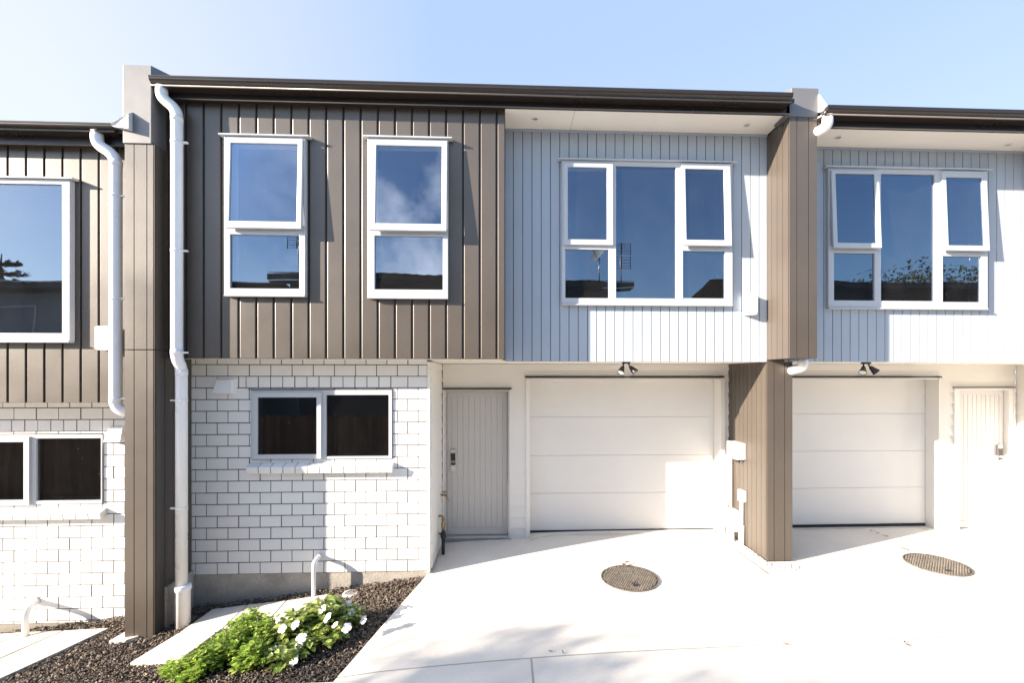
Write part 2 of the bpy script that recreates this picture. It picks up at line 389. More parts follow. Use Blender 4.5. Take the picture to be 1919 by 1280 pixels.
def window(house, yf, proud, outer, cells, flash=True, glass='glass', sill=True, room=1.3, depth=0.12):
    """outer = (x0,x1,z0,z1) of the frame; cells: dict(g=(x0,x1,z0,z1) visible glass, s=(..) sash outer or None, a=tilt in degrees)"""
    x0, x1, z0, z1 = outer
    yo = yf - proud
    mb = MB(); holes = []
    for c in cells:
        g = c['g']; e = 0.012 if c.get('s') else 0.0
        holes.append((g[0]-e, g[1]+e, g[2]-e, g[3]+e))
    mb.plate(x0, x1, z0, z1, yo, yf + 0.035, holes)
    fr = mb.build('window', M['frame'], house, bevel=0.004)
    # glazing beads give each fixed pane its inner step
    for c in cells:
        g = c['g']
        if c.get('s'):
            s = c['s']; ys = yo - 0.022; yb = yo + 0.012
            a = math.radians(c.get('a', 0)); piv = Vector((0, yb, s[3]))
            R = Matrix.Rotation(-a, 4, 'X')
            def rot(m_):
                m_.v = [piv + R @ (v - piv) if True else v for v in m_.v]
            sm = MB(); sm.plate(s[0], s[1], s[2], s[3], ys, yb, [g]); rot(sm); sm.build('sash', M['frame'], fr, bevel=0.004)
            pn = MB(); pn.quad([(g[0]-.004, ys+.016, g[2]-.004), (g[1]+.004, ys+.016, g[2]-.004), (g[1]+.004, ys+.016, g[3]+.004), (g[0]-.004, ys+.016, g[3]+.004)]); rot(pn)
            pn.build('pane', M[glass], fr)
        else:
            pn = MB(); y = yo + 0.022
            pn.quad([(g[0]-.004, y, g[2]-.004), (g[1]+.004, y, g[2]-.004), (g[1]+.004, y, g[3]+.004), (g[0]-.004, y, g[3]+.004)])
            pn.build('pane', M[glass], fr)
    if flash:
        hf = MB(); hf.prism_x([(yo-0.028, z1+0.004), (yo-0.028, z1+0.016), (yf-0.001, z1+0.026), (yf-0.001, z1+0.004)], x0-0.045, x1+0.045)
        hf.build('head_flashing', M['frame'], fr)
    if sill:
        sl = MB(); sl.prism_x([(yo-0.012, z0-0.016), (yo-0.012, z0-0.003), (yf-0.002, z0-0.003), (yf-0.002, z0-0.016)], x0+0.002, x1-0.002)
        sl.build('sill', M['frame'], fr)
    rv = MB(); e = 0.03; ya, yb = yf + 0.037, yf + 0.037 + depth
    a, b, c, d = x0+e, x1-e, z0+e, z1-e; w = 0.02
    rv.plate(a-w, b+w, c-w, d+w, ya, yb, [(a, b, c, d)]); rv.build('reveal', M['liner'], fr)
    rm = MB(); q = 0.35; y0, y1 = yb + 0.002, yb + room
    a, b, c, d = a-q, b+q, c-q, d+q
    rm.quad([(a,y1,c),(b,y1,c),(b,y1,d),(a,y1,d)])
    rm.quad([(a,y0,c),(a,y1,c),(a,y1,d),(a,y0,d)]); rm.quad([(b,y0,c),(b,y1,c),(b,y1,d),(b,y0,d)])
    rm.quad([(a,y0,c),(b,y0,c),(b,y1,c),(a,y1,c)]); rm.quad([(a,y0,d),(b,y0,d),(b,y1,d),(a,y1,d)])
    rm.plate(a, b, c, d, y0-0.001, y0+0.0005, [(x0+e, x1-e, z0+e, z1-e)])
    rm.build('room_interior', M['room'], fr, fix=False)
    return fr

def rect(px0, px1, py_top, py_bot, Y, pyx=None):
    c = pyx if pyx is not None else (px0 + px1) / 2
    return (X(px0, Y), X(px1, Y), Z(c, py_bot, Y), Z(c, py_top, Y))

def gutter(house, x0, x1, zt, zb):
    h = zt - zb; yf, yb = YGU, YFA - 0.002
    prof = [(yf, zt), (yf-0.006, zt-0.006), (yf-0.004, zt-0.016), (yf, zt-0.02), (yf, zb+0.62*h), (yf+0.008, zb+0.50*h), (yf+0.026, zb+0.36*h),
            (yf+0.036, zb+0.24*h), (yf+0.038, zb+0.17*h), (yf+0.028, zb+0.12*h), (yf+0.024, zb+0.05*h), (yf+0.032, zb),
            (yb, zb), (yb, zt-0.02), (yb-0.004, zt-0.02), (yb-0.004, zb+0.006), (yf+0.05, zb+0.006), (yf+0.05, zb+0.2*h), (yf+0.012, zb+0.6*h), (yf+0.006, zt-0.004)]
    mb = MB(); mb.prism_x(prof, x0, x1)
    o = mb.build('gutter', M['gutter'], house)
    bd = MB(); bd.tube([(x0, yf+0.026, zb+0.008), (x1, yf+0.026, zb+0.008)], 0.0085, 12); bd.build('bead_highlight', M['bead_highlight'], o)  # rounded gutter lip, its bright sunlit line painted by the lighter material
    full = prof[:13] + [(yb, zt-0.02), (yf+0.02, zt-0.02)]
    for xx in (x0, x1):
        ends = MB(); ends.prism_x(prof[:12] + [(yb, zb), (yb, zt-0.012)], xx - 0.004, xx + 0.004)
        ends.build('stop_end', M['gutter'], o)
    return o

def fascia(house, x0, x1, zt, zb):
    mb = MB(); mb.prism_x([(YFA, zb+0.012), (YFA-0.008, zb+0.012), (YFA-0.010, zb+0.004), (YFA-0.006, zb), (YFA+0.02, zb), (YFA+0.02, zt), (YFA, zt)], x0, x1)
    o = mb.build('fascia', M['gutter'], house)
    bd = MB(); bd.tube([(x0, YFA-0.009, zb+0.005), (x1, YFA-0.009, zb+0.005)], 0.0075, 12); bd.build('bead_highlight', M['bead_highlight'], o)  # lit bottom edge of the fascia, painted lighter
    return o

def downlight(house, p):
    r = 0.045
    mb = MB(); n = 20; z = p.z
    for k in range(n):
        a0, a1 = 2*math.pi*k/n, 2*math.pi*(k+1)/n
        c0, s0, c1, s1 = math.cos(a0), math.sin(a0), math.cos(a1), math.sin(a1)
        mb.quad([(p.x+c0*r, p.y+s0*r, z-0.002), (p.x+c1*r, p.y+s1*r, z-0.002), (p.x+c1*r*.7, p.y+s1*r*.7, z-0.008), (p.x+c0*r*.7, p.y+s0*r*.7, z-0.008)])
        mb.quad([(p.x+c0*r*.7, p.y+s0*r*.7, z-0.008), (p.x+c1*r*.7, p.y+s1*r*.7, z-0.008), (p.x+c1*r*.62, p.y+s1*r*.62, z-0.003), (p.x+c0*r*.62, p.y+s0*r*.62, z-0.003)])
    o = mb.build('downlight', M['soffit'], house)
    l = MB(); l.disc((p.x, p.y, z-0.0035), r*0.62); l.build('lens', M['silver'], o)

def downpipe(house, pts, r, fil=0.09, collars=(), brackets=(), foot=None):
    mb = MB(); mb.tube(fillet(pts, fil, 8), r, 18)
    o = mb.build('downpipe', M['pipe'], house)
    for c, d in collars:
        k = MB(); c = Vector(c); d = Vector(d).normalized(); k.tube([c - d*0.03, c + d*0.03], r + 0.0025, 18); k.build('collar', M['pipe'], o)
    for (px_, py_, pz_), sx in brackets:
        k = MB(); k.tube([(px_, py_, pz_-0.012), (px_, py_, pz_+0.012)], r + 0.003, 18)
        k.box(px_ + sx*(r-0.01), px_ + sx*(r+0.055), py_-0.012, py_+0.012, pz_-0.008, pz_+0.008)
        k.build('bracket', M['pipe'], o)
    if foot:
        (fx, fy, z0, z1, rr) = foot
        k = MB(); k.tube([(fx, fy, z0), (fx, fy, z1-0.06), (fx, fy, z1-0.055), (fx, fy, z1-0.005), (fx, fy, z1)], [rr, rr, rr+0.008, rr+0.008, rr-0.008], 24)
        k.build('pipe_socket', M['pipe'], o)
    return o

def brickwork(house, x0, x1, z0, z1, yf, holes, bw, bh, joint, off, zoff, soldier=None, soldier_row=None, so=0.0):
    mb = MB(); k = math.floor((z0 - zoff) / bh)
    while zoff + k*bh < z1 - 1e-3:
        a = zoff + k*bh; b = a + bh
        shift = off + (0.5 * bw if k % 2 else 0.0)
        xs = []
        x = x0 - ((x0 - shift) % bw)
        while x < x1: xs.append(x); x += bw
        segs = [(u, u + bw) for u in xs]
        if soldier and k == soldier_row:
            s0, s1, sp = soldier
            keep = []
            for u, v in segs:
                if u < s0: keep.append((u, min(v, s0)))
                if v > s1: keep.append((max(u, s1), v))
            segs = keep + [(s0 + i*sp, s0 + (i+1)*sp) for i in range(round((s1-s0)/sp))]
        zb, zt = max(a + joint/2, z0), min(b - joint/2, z1)
        if zt - zb > 0.01:
            for u, v in segs:
                l, r = max(u + joint/2 + random.uniform(-.001, .001), x0), min(v - joint/2 + random.uniform(-.001, .001), x1)
                if r - l < 0.01: continue
                hh = [h for h in holes if h[0] < r and h[1] > l and h[2] < zt and h[3] > zb]
                mb.plate(l, r, zb, zt, yf + random.uniform(-0.002, 0.0022), yf + 0.03, hh)
        k += 1
    o = mb.build('brick_wall', M['brick'], house, bevel=0.0025)
    mt = MB(); mt.plate(x0, x1, z0, z1, yf + 0.006, yf + 0.06, holes); mt.build('mortar', M['mortar'], o)
    return o

def brick_sill(house, x0, x1, z_front_b, z_back_t, yf, n, proj=0.075):
    mb = MB(); w = (x1 - x0) / n
    for i in range(n):
        a, b = x0 + i*w + 0.0035, x0 + (i+1)*w - 0.0035
        h = z_back_t - z_front_b
        prof = [(yf - proj, z_front_b), (yf - proj - 0.012, z_front_b + h*0.60), (yf + 0.03, z_back_t), (yf + 0.03, z_front_b + h*0.10)]
        mb.prism_x(prof, a, b)
    o = mb.build('brick_sill', M['brick'], house, bevel=0.004)
    mt = MB(); h = z_back_t - z_front_b
    mt.prism_x([(yf - proj + 0.006, z_front_b + 0.006), (yf - proj - 0.004, z_front_b + h*0.58), (yf + 0.028, z_back_t - 0.007), (yf + 0.028, z_front_b + h*0.10 + 0.006)], x0 + 0.01, x1 - 0.01)
    mt.build('mortar', M['mortar'], o)

def entry_door(house, px_leaf, py_top, py_bot, px_frame, flash_px, y=YW, lock_side=-1, z_floor=None, lever=False):
    yl = y + 0.05
    c = (px_leaf[0] + px_leaf[1]) / 2
    x0, x1 = X(px_leaf[0], y), X(px_leaf[1], y); z0, z1 = Z(c, py_bot, y), Z(c, py_top, y)
    f0, f1 = X(px_frame[0], y), X(px_frame[1], y)
    zt = z1 + 0.035
    d = MB(); e = 0.065
    d.plate(x0, x1, z0, z1, yl, yl + 0.04, [(x0+e, x1-e, z0+e+0.03, z1-e)])
    n = 9; w = (x1 - x0 - 2*e) / n
    for i in range(n):
        d.box(x0+e+i*w+0.0025, x0+e+(i+1)*w-0.0025, yl+0.006, yl+0.03, z0+e+0.03, z1-e)
    d.box(x0+e, x1-e, yl+0.012, yl+0.028, z0+e+0.03, z1-e)
    door = d.build('front_door', M['door' if lock_side < 0 else 'door_pale'], house, bevel=0.0025)
    fr = MB()
    fr.plate(f0, f1, z0 - 0.03, zt, y - 0.022, y + 0.09, [(x0 - 0.004, x1 + 0.004, z0 - 0.012, z1 + 0.004)])
    fr.build('door_frame', M['door'] if lock_side < 0 else M['white'], door, bevel=0.003)
    tr = MB()
    for xx in (f0 - 0.012, f1 + 0.012): tr.box(xx - 0.0115, xx + 0.0115, y - 0.03, y + 0.01, z0 - 0.035, zt)
    tr.build('door_trim', M['white'], door, bevel=0.002)
    hf = MB(); g0, g1 = X(flash_px[0], y), X(flash_px[1], y)
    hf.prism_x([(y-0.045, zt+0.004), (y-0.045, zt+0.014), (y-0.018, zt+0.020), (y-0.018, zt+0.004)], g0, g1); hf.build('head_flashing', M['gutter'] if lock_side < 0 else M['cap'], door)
    lx = x0 + 0.085 if lock_side < 0 else x1 - 0.075
    lz = Z(c, 864, y) if lock_side < 0 else Z(c, 855, y)
    lk = MB(); lk.box(lx-0.035, lx+0.035, yl-0.022, yl+0.002, lz-0.155, lz-0.028); lk.box(lx-0.035, lx+0.035, yl-0.026, yl+0.002, lz-0.002, lz+0.155)
    lock = lk.build('keypad_lock', M['silver'], door, bevel=0.006)
    kb = MB(); kb.box(lx-0.031, lx+0.031, yl-0.029, yl-0.026, lz+0.0, lz+0.105); kb.box(lx-0.031, lx+0.031, yl-0.027, yl-0.0225, lz-0.062, lz-0.030)
    kb.build('keypad', M['black'], door)
    if lever:
        lv = MB(); lv.tube([(lx-0.01, yl-0.02, lz-0.06), (lx-0.01, yl-0.075, lz-0.06)], 0.011, 10); lv.tube([(lx-0.01, yl-0.072, lz-0.05), (lx-0.01, yl-0.072, lz-0.19)], 0.011, 10)
        lv.build('handle', M['silver'], door)
    return door, (f0 - 0.024, f1 + 0.024, z0 - 0.035, zt)

def garage_door(house, x0, x1, z0, z1, z_lines, jamb_l, jamb_r, z_jb, flash):
    mb = MB(); zs = [z0] + z_lines + [z1]
    for a, b in zip(zs[:-1], zs[1:]):
        mb.box(x0 - 0.03, x1 + 0.03, YG, YG + 0.04, a + 0.0022, b - 0.0022)
    mb.box(x0 - 0.03, x1 + 0.03, YG + 0.008, YG + 0.03, z0, z1)
    g = mb.build('garage_door', M['garage'], house, bevel=0.003)
    s = MB(); s.box(x0 - 0.002, x1 - 0.002, YG - 0.012, YG - 0.0005, z0 - 0.022, z0 + 0.014); s.build('bottom_seal', M['seal'], g)
    f = MB()
    for a, b in (jamb_l, jamb_r): f.box(a, b, YW - 0.028, YG - 0.004, z_jb, z1 + 0.02)
    f.box(jamb_l[1] + 0.0005, jamb_r[0] - 0.0005, YW - 0.022, YG - 0.004, z1 - 0.005, z1 + 0.02)
    f.build('garage_frame', M['white'], g, bevel=0.004)
    h = MB(); h.prism_x([(YW-0.055, z1+0.022), (YW-0.055, z1+0.036), (YW-0.018, z1+0.045), (YW-0.018, z1+0.022)], flash[0], flash[1]); h.build('head_flashing', M['gutter'], g)
    return g

def roof(house, x0, x1, z):
    mb = MB(); mb.slab([(x0, YGU+0.06, z), (x1, YGU+0.06, z), (x1, 12.0, z+1.9), (x0, 12.0, z+1.9)], 0.04)
    mb.build('roof', M['roof'], house)
    bk = MB(); bk.box(x0, x1, 11.8, 11.9, -0.5, z+1.7); bk.build('back_wall', M['white'], house)

# ================================================================== MAIN TOWNHOUSE
main = thing('townhouse', ((XP1+XF0)/2, 7.0, -0.1), 'middle townhouse with two tall windows in dark boards beside a pale blue bay', 'townhouse')
zD0 = Z(650, 672.8, YD); zSof = Z(1200, 247.6, YL); zL0 = Z(1200, 678.2, YL)
zGt, zGb = Z(287.5, 139.6, YGU), Z(300, 161.5, YGU + 0.03); zFb = Z(700, 196, YFA)
zFb = zSof - 0.012
# dark box
W1 = rect(420, 572, 256, 552.5, YD - 0.05); W2 = rect(688.5, 839.5, 259.5, 556.6, YD - 0.05)
ins = lambda r, e: (r[0]+e, r[1]-e, r[2]+e, r[3]-e)
cl = boards(XP1 + 0.002, XBOX, zD0, zSof + 0.06, YD, 0.1823, 0.017, 0.026, [ins(W1, .02), ins(W2, .02)], X(447.5, YD))
clad = cl.build('dark_cladding', M['brown'], main, bevel=0.009)
cb = MB(); cb.plate(XP1 + 0.002, XBOX - 0.005, zD0 + 0.002, zSof + 0.06, YD + 0.016, YD + 0.034, [ins(W1, .02), ins(W2, .02)])
cb.build('backing', M['brown_in'], clad)
sd = MB(); sd.box(XBOX - 0.026, XBOX, YD + 0.028, YL + 0.02, zD0, zSof + 0.06); sd.build('box_return', M['brown'], main)
us = MB(); us.box(XP1 + 0.002, XBOX - 0.002, YD + 0.03, YL + 0.05, zD0 + 0.006, zD0 + 0.03); us.build('box_underside', M['soffit'], main)
Y1 = YD - 0.05; YS = YD - 0.075
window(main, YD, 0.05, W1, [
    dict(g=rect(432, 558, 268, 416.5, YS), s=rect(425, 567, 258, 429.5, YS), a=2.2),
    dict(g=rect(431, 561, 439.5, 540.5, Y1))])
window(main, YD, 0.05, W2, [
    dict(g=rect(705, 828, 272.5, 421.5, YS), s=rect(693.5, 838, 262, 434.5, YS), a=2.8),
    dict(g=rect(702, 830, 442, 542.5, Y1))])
# pale blue bay
YLo = YL - 0.05
L1 = rect(1053, 1373, 303, 570, YLo)
cl = boards(XBOX + 0.001, XF0, zL0, zSof, YL, 0.1090, 0.008, 0.02, [ins(L1, .02)], X(962, YL))
c2 = cl.build('pale_cladding', M['blue'], main, bevel=0.0025)
cb = MB(); cb.plate(XBOX + 0.001, XF0, zL0 + 0.002, zSof, YL + 0.008, YL + 0.03, [ins(L1, .02)]); cb.build('backing', M['blue_in'], c2)
YLs = YL - 0.075
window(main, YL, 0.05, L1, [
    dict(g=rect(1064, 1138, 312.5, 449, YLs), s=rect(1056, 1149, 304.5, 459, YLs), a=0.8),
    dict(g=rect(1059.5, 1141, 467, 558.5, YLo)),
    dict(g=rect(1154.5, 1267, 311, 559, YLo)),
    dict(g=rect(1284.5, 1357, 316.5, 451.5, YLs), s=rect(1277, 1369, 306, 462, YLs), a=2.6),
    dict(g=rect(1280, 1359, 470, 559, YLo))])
ct = MB(); ct.box(XBOX + 0.003, XF0 - 0.001, YL - 0.02, YL + 0.0, zSof - 0.022, zSof - 0.001); ct.build('soffit_trim', M['blue'], main)
# eaves
sf = MB(); jx_ = X(1075, 5.0)
sf.box(XBOX + 0.001, jx_ - 0.002, YFA + 0.021, YL + 0.03, zSof + 0.0, zSof + 0.012); sf.box(jx_ + 0.002, XF0 - 0.002, YFA + 0.021, YL + 0.03, zSof + 0.0, zSof + 0.012)
so = sf.build('soffit', M['soffit'], main)
ds = MB(); ds.box(XP1 + 0.002, XBOX - 0.001, YFA + 0.021, YD + 0.0, zSof + 0.001, zSof + 0.013); ds.build('dark_soffit', M['gutter'], main)
for px, py in ((1003, 222), (1400, 233.5)):
    a = (px - CX) / F; b = (YH - py) / F; t = (zSof - HC) / b
    downlight(main, Vector(((ST + a*CT)*t, (CT - a*ST)*t, zSof)))
fascia(main, XP1 + 0.002, XF0 - 0.002, zGt - 0.03, zFb)
gutter(main, X(279, YGU), X(1486, YGU), zGt, zGb)
roof(main, XP1, XF0, zGt - 0.03)
# brick wall
zB0 = Z(580, 1074.6, YB); zB1 = zD0 + 0.03
bh = 21.72 * (Z(580, 700, YB) - Z(580, 701, YB)); bw = 39.75 * (X(581, YB) - X(580, YB))
G1 = rect(470, 735, 731, 860.5, YB - 0.01)
zoff = Z(580, 705.3, YB) - 20*bh
x164 = X(320 + 164/3.554, YB)
srow = 19
brickwork(main, X(352, YB), X(800, YB), zB0, zB1, YB, [ins(G1, -0.006)], bw, bh, 0.0095, x164 + bw/2, zoff,
          soldier=(X(461, YB), X(461, YB) + 12*(22.65*(X(581, YB)-X(580, YB))), 22.65*(X(581, YB)-X(580, YB))), soldier_row=srow)
Yg1 = YB - 0.012
window(main, YB + 0.02, 0.035, G1, [
    dict(g=rect(482.5, 593, 745, 852, YB-0.035), s=rect(473, 602, 735, 861, YB-0.035), a=0.0),
    dict(g=rect(611, 728.5, 740.5, 855.5, Yg1))], flash=False, glass='glass_low', sill=False, room=1.6)
hd = MB(); hd.box(X(466, YB), X(736, YB), YB - 0.008, YB + 0.02, G1[3] + 0.004, G1[3] + 0.012); hd.build('head_shadow_strip', M['seal'], main)  # black strip painting the shadow gap above the window frame
brick_sill(main, X(461.5, 5.23), X(735.5, 5.23), Z(600, 887.5, 5.22), Z(600, 864, 5.32), YB, 12)
cbd = MB(); cbd.box(X(800.5, YB), XRET, YB - 0.006, YB + 0.04, zB0 - 0.02, zL0); cbd.build('corner_board', M['white'], main, bevel=0.004)
# foundation
fd = MB(); fd.box(X(350, YB), XRET - 0.03, YB + 0.012, YW, -1.1, zB0 - 0.002); fd.build('foundation', M['found'], main)
# entry return and garage wall
zo = Z(970, 821, YW)
wb = MB(); weatherboards_x(wb, YB + 0.041, YW + 0.0, gdrive(XRET, 5.8) + 0.03, zL0, XRET, 1, zoff=zo); wb.build('return_cladding', M['white'], main)
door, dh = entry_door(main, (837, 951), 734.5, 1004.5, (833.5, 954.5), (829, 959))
gx0, gx1 = X(993, YW), X(1350.5, YW)
zg0, zg1 = Z(1165, 994, YG), Z(1165, 716, YG)
gz_top = Z(1165, 718.5, YW)
lines = [Z(1165, y, YG) for y in (923.5, 853, 781.3)]
zhd = Z(1165, 719, YW - 0.02)
garage_door(main, gx0, X(1336, YG), zg0, zhd + 0.06, lines, (X(985.5, YW), gx0), (X(1337, YG) + 0.002, X(1357.5, YW)), -0.04, (X(983.5, YW), X(1354, YW)))
zhd = zhd + 0.08
wall = MB()
weatherboards(wall, XRET + 0.016, dh[0], -0.04, zL0, YW, zoff=zo)
weatherboards(wall, dh[0], dh[1], dh[3] + 0.022, zL0, YW, zoff=zo)
weatherboards(wall, dh[1], X(985.5, YW), -0.035, zL0, YW, zoff=zo)
weatherboards(wall, X(985.5, YW), X(1357.5, YW), zhd + 0.028, zL0, YW, zoff=zo)
weatherboards(wall, X(1357.5, YW), XF0, -0.02, zL0, YW, zoff=zo)
wall.build('weatherboard_wall', M['white'], main)
os_ = MB(); os_.box(XBOX - 0.002, XF0 - 0.001, YL + 0.031, YW + 0.05, zL0 + 0.004, zL0 + 0.02); os_.box(XRET + 0.012, XBOX - 0.003, YL + 0.051, YW + 0.05, zL0 + 0.005, zL0 + 0.021)
os_.build('porch_soffit', M['soffit'], main)
th = MB(); th.box(XRET + 0.02, X(988, YW), YW - 0.012, YW + 0.3, -0.3, dh[2] - 0.001); th.build('door_step', M['kerb_conc'], main)
# downpipe
yp = 4.83; ypl = 4.875; rp = 0.054
xt = X(303, 4.79); xm = X(331.5, yp); xlw = X(339, ypl)
zz = lambda py: Z(331, py, yp)
pts = [(xt, 4.79, zGb + 0.02), (xt, 4.79, zz(188)), (xm, yp, zz(205)), (xm, yp, zz(672)), (xlw, ypl + 0.01, zz(690)), (xlw, ypl + 0.01, Z(339, 1110, ypl))]
downpipe(main, pts, rp, 0.10,
         collars=[((xm, yp, zz(222)), (0, 0, 1)), ((xm, yp, zz(660)), (0, 0, 1)), ((xlw, ypl+0.01, zz(698)), (0, 0, 1))],
         brackets=[((xm, yp, zz(267)), 1), ((xm, yp, zz(470)), 1), ((xm, yp, zz(661)), 1), ((xlw, ypl+0.01, zz(751)), -1), ((xlw, ypl+0.01, zz(955.5)), -1)],
         foot=(X(341.5, ypl), ypl + 0.01, -0.55, Z(341, 1097, ypl), 0.068))

# ================================================================== LEFT TOWNHOUSE
left = thing('townhouse', (-7.0, 7.0, -0.6), 'leftmost townhouse, lower down, with dark boards around one wide upstairs window and white brick below', 'townhouse')
zDl = Z(100, 755, YD); xl0 = -8.2; xl1 = XP0 + 0.01
zGtl, zGbl = Z(120, 227.6, YGU), Z(120, 245.5, YGU + 0.03); zFl = Z(120, 272.5, YFA)
WL = (X(-190, YD - .05), X(131.5, YD - .05), Z(100, 639, YD - .05), Z(100, 336.5, YD - .05))
cl = boards(xl0, xl1, zDl, zFl + 0.05, YD, 0.1823, 0.022, 0.026, [ins(WL, .02)], X(83, YD))
c3 = cl.build('dark_cladding', M['brown'], left, bevel=0.004)
cb = MB(); cb.plate(xl0, xl1, zDl + 0.002, zFl + 0.05, YD + 0.016, YD + 0.034, [ins(WL, .02)]); cb.build('backing', M['brown_in'], c3)
us = MB(); us.box(xl0, xl1, YD + 0.03, YL + 0.05, zDl + 0.006, zDl + 0.03); us.build('box_underside', M['soffit'], left)
window(left, YD, 0.055, WL, [dict(g=(X(-75, Y1), X(117, Y1), Z(100, 624.5, Y1), Z(100, 345, Y1))),
                            dict(g=(X(-178, Y1), X(-88, Y1), Z(100, 624.5, Y1), Z(100, 345, Y1)))])
ds = MB(); ds.box(xl0, xl1, YFA + 0.021, YD, zFl + 0.013, zFl + 0.025); ds.build('dark_soffit', M['gutter'], left)
fascia(left, xl0, xl1, zGtl - 0.03, zFl)
gutter(left, xl0, X(210, YGU), zGtl, zGbl)
roof(left, xl0, xl1, zGtl - 0.03)
sw = MB(); sw.box(xl0 - 0.05, xl0, YD, 11.8, -1.2, zGtl); sw.build('side_wall', M['white'], left)
zBl = Z(100, 1168, YB); zBl1 = zDl + 0.03
GL = rect(-190, 192, 815, 945, YB - 0.01, 100)
zoffl = Z(100, 700 + 347/4, YB) - 20*bh
brickwork(left, xl0, XP0 + 0.06, zBl, zBl1, YB, [ins(GL, -0.006)], bw, bh, 0.0095, X(104/4, YB), zoffl,
          soldier=(X(192, YB) - 16*0.1395, X(192, YB), 0.1395), soldier_row=19)
window(left, YB + 0.02, 0.035, GL, [
    dict(g=(X(-100, Yg1), X(48, Yg1), Z(100, 936, Yg1), Z(100, 828, Yg1)), s=(X(-112, Yg1), X(59, Yg1), Z(100, 946, Yg1), Z(100, 818, Yg1)), a=0.0),
    dict(g=(X(68, Yg1), X(191, Yg1) - 0.01, Z(100, 939, Yg1), Z(100, 822, Yg1)))], flash=False, glass='glass_low', sill=False, room=1.6)
hd = MB(); hd.box(X(-195, YB), X(193, YB), YB - 0.008, YB + 0.02, GL[3] + 0.004, GL[3] + 0.012); hd.build('head_shadow_strip', M['seal'], left)  # same dark strip in place of the shade line over the left window
brick_sill(left, X(-190, 5.23), X(190, 5.23), Z(100, 975, 5.22), Z(100, 950, 5.32), YB, 16)
fd = MB(); fd.box(xl0, XP0 + 0.05, YB + 0.012, 6.4, -1.5, zBl - 0.002); fd.build('foundation', M['found'], left)
xa, xb = X(182, 4.79), X(217, yp)
zz = lambda py: Z(217, py, yp)
downpipe(left, [(xa, 4.79, zGbl + 0.02), (xa, 4.79, zz(274)), (xb, yp, zz(292)), (xb, yp, zz(768)), (XP0 + 0.03, yp + 0.06, zz(776))], rp, 0.10,
         collars=[((xb, yp, zz(306)), (0, 0, 1)), ((xb, yp, zz(750)), (0, 0, 1))],
         brackets=[((xb, yp, zz(367)), 1), ((xb, yp, zz(560)), 1), ((xb, yp, zz(747)), 1)])
fl = MB(); ysd = 4.69; xe_ = X(240, ysd); xg_ = X(205, ysd)
fl.hexa([(xg_, ysd + 0.03, Z(208, 233, ysd)), (xe_, ysd, Z(240, 240, ysd)), (xe_, YPIL - 0.014, Z(240, 240, ysd)), (xg_, YPIL - 0.014, Z(208, 233, ysd)),
         (xg_, ysd + 0.01, Z(206, 229.5, ysd)), (xe_, ysd, Z(239, 213, ysd)), (xe_, YPIL - 0.014, Z(239, 213, ysd) + 0.05), (xg_, YPIL - 0.014, Z(206, 229.5, ysd) + 0.05)])
fl.build('saddle_flashing', M['pale_flash'], left)

# ================================================================== RIGHT TOWNHOUSE
right = thing('townhouse', (6.5, 7.0, 0.0), 'rightmost townhouse with pale blue boards over a white garage door and sunlit white front door', 'townhouse')
xr0, xr1 = XF1, 11.0
xrb = 6.35
zSr = Z(1540, 276, YL); zLr = Z(1650, 678.6, YL)
zGtr, zGbr = Z(1556, 195.5, YGU), Z(1570, 215.8, YGU + 0.03)
R1 = rect(1552.5, 1851, 317, 577, YLo)
cl = boards(XF1 - 0.1, xrb, zLr, zSr, YL, 0.1090, 0.008, 0.02, [ins(R1, .02)], X(1379 + 645/3.554, YL))
c4 = cl.build('pale_cladding', M['blue'], right, bevel=0.0025)
cb = MB(); cb.plate(XF1 - 0.1, xrb, zLr + 0.002, zSr, YL + 0.008, YL + 0.03, [ins(R1, .02)]); cb.build('backing', M['blue_in'], c4)
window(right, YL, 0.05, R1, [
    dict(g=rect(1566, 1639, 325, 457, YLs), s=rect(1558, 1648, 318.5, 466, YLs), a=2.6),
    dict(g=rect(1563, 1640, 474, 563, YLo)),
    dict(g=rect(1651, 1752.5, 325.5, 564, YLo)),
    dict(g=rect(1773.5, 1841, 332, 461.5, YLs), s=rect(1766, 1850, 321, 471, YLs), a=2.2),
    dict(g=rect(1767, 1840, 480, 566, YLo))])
ct = MB(); ct.box(XF1, xrb, YL - 0.02, YL, zSr - 0.022, zSr - 0.001); ct.build('soffit_trim', M['blue'], right)
sf = MB(); sf.box(XF1 + 0.002, xrb, YFA + 0.021, YL + 0.03, zSr, zSr + 0.012); sf.build('soffit', M['soffit'], right)
for px, py in ((1571, 257), (1889, 271)):
    a = (px - CX) / F; b = (YH - py) / F; t = (zSr - HC) / b
    downlight(right, Vector(((ST + a*CT)*t, (CT - a*ST)*t, zSr)))
fascia(right, XF1 + 0.002, xr1, zGtr - 0.03, zSr - 0.012)
gutter(right, X(1553, YGU), xr1, zGtr, zGbr)
roof(right, XF1, xr1, zGtr - 0.03)
db = boards(xrb + 0.001, xr1, zLr + 0.02, zSr + 0.05, YD, 0.1823, 0.017, 0.026); db.box(xrb, xrb + 0.025, YD + 0.028, YL + 0.03, zLr + 0.02, zSr + 0.05); db.box(xrb + 0.03, xr1, YD + 0.03, YD + 0.05, zLr + 0.02, zSr + 0.05)
db.build('dark_cladding', M['brown'], right)
XRR = X(1904, YW)
us = MB(); us.box(xrb, xr1, YD + 0.03, YL + 0.03, zLr + 0.022, zLr + 0.04); us.build('box_underside', M['soffit'], right)
brickwork(right, XRR + 0.03, xr1, -0.06, zLr + 0.02, YB, [], bw, bh, 0.0095, 0, zoff)
wb = MB(); weatherboards_x(wb, YB, YW, 0.0, zLr, XRR, -1, zoff=zo); wb.build('return_cladding', M['white'], right)
door2, dh2 = entry_door(right, (1796, 1888), 732, 991, (1788, 1896), (1783, 1898), lock_side=1, lever=True)
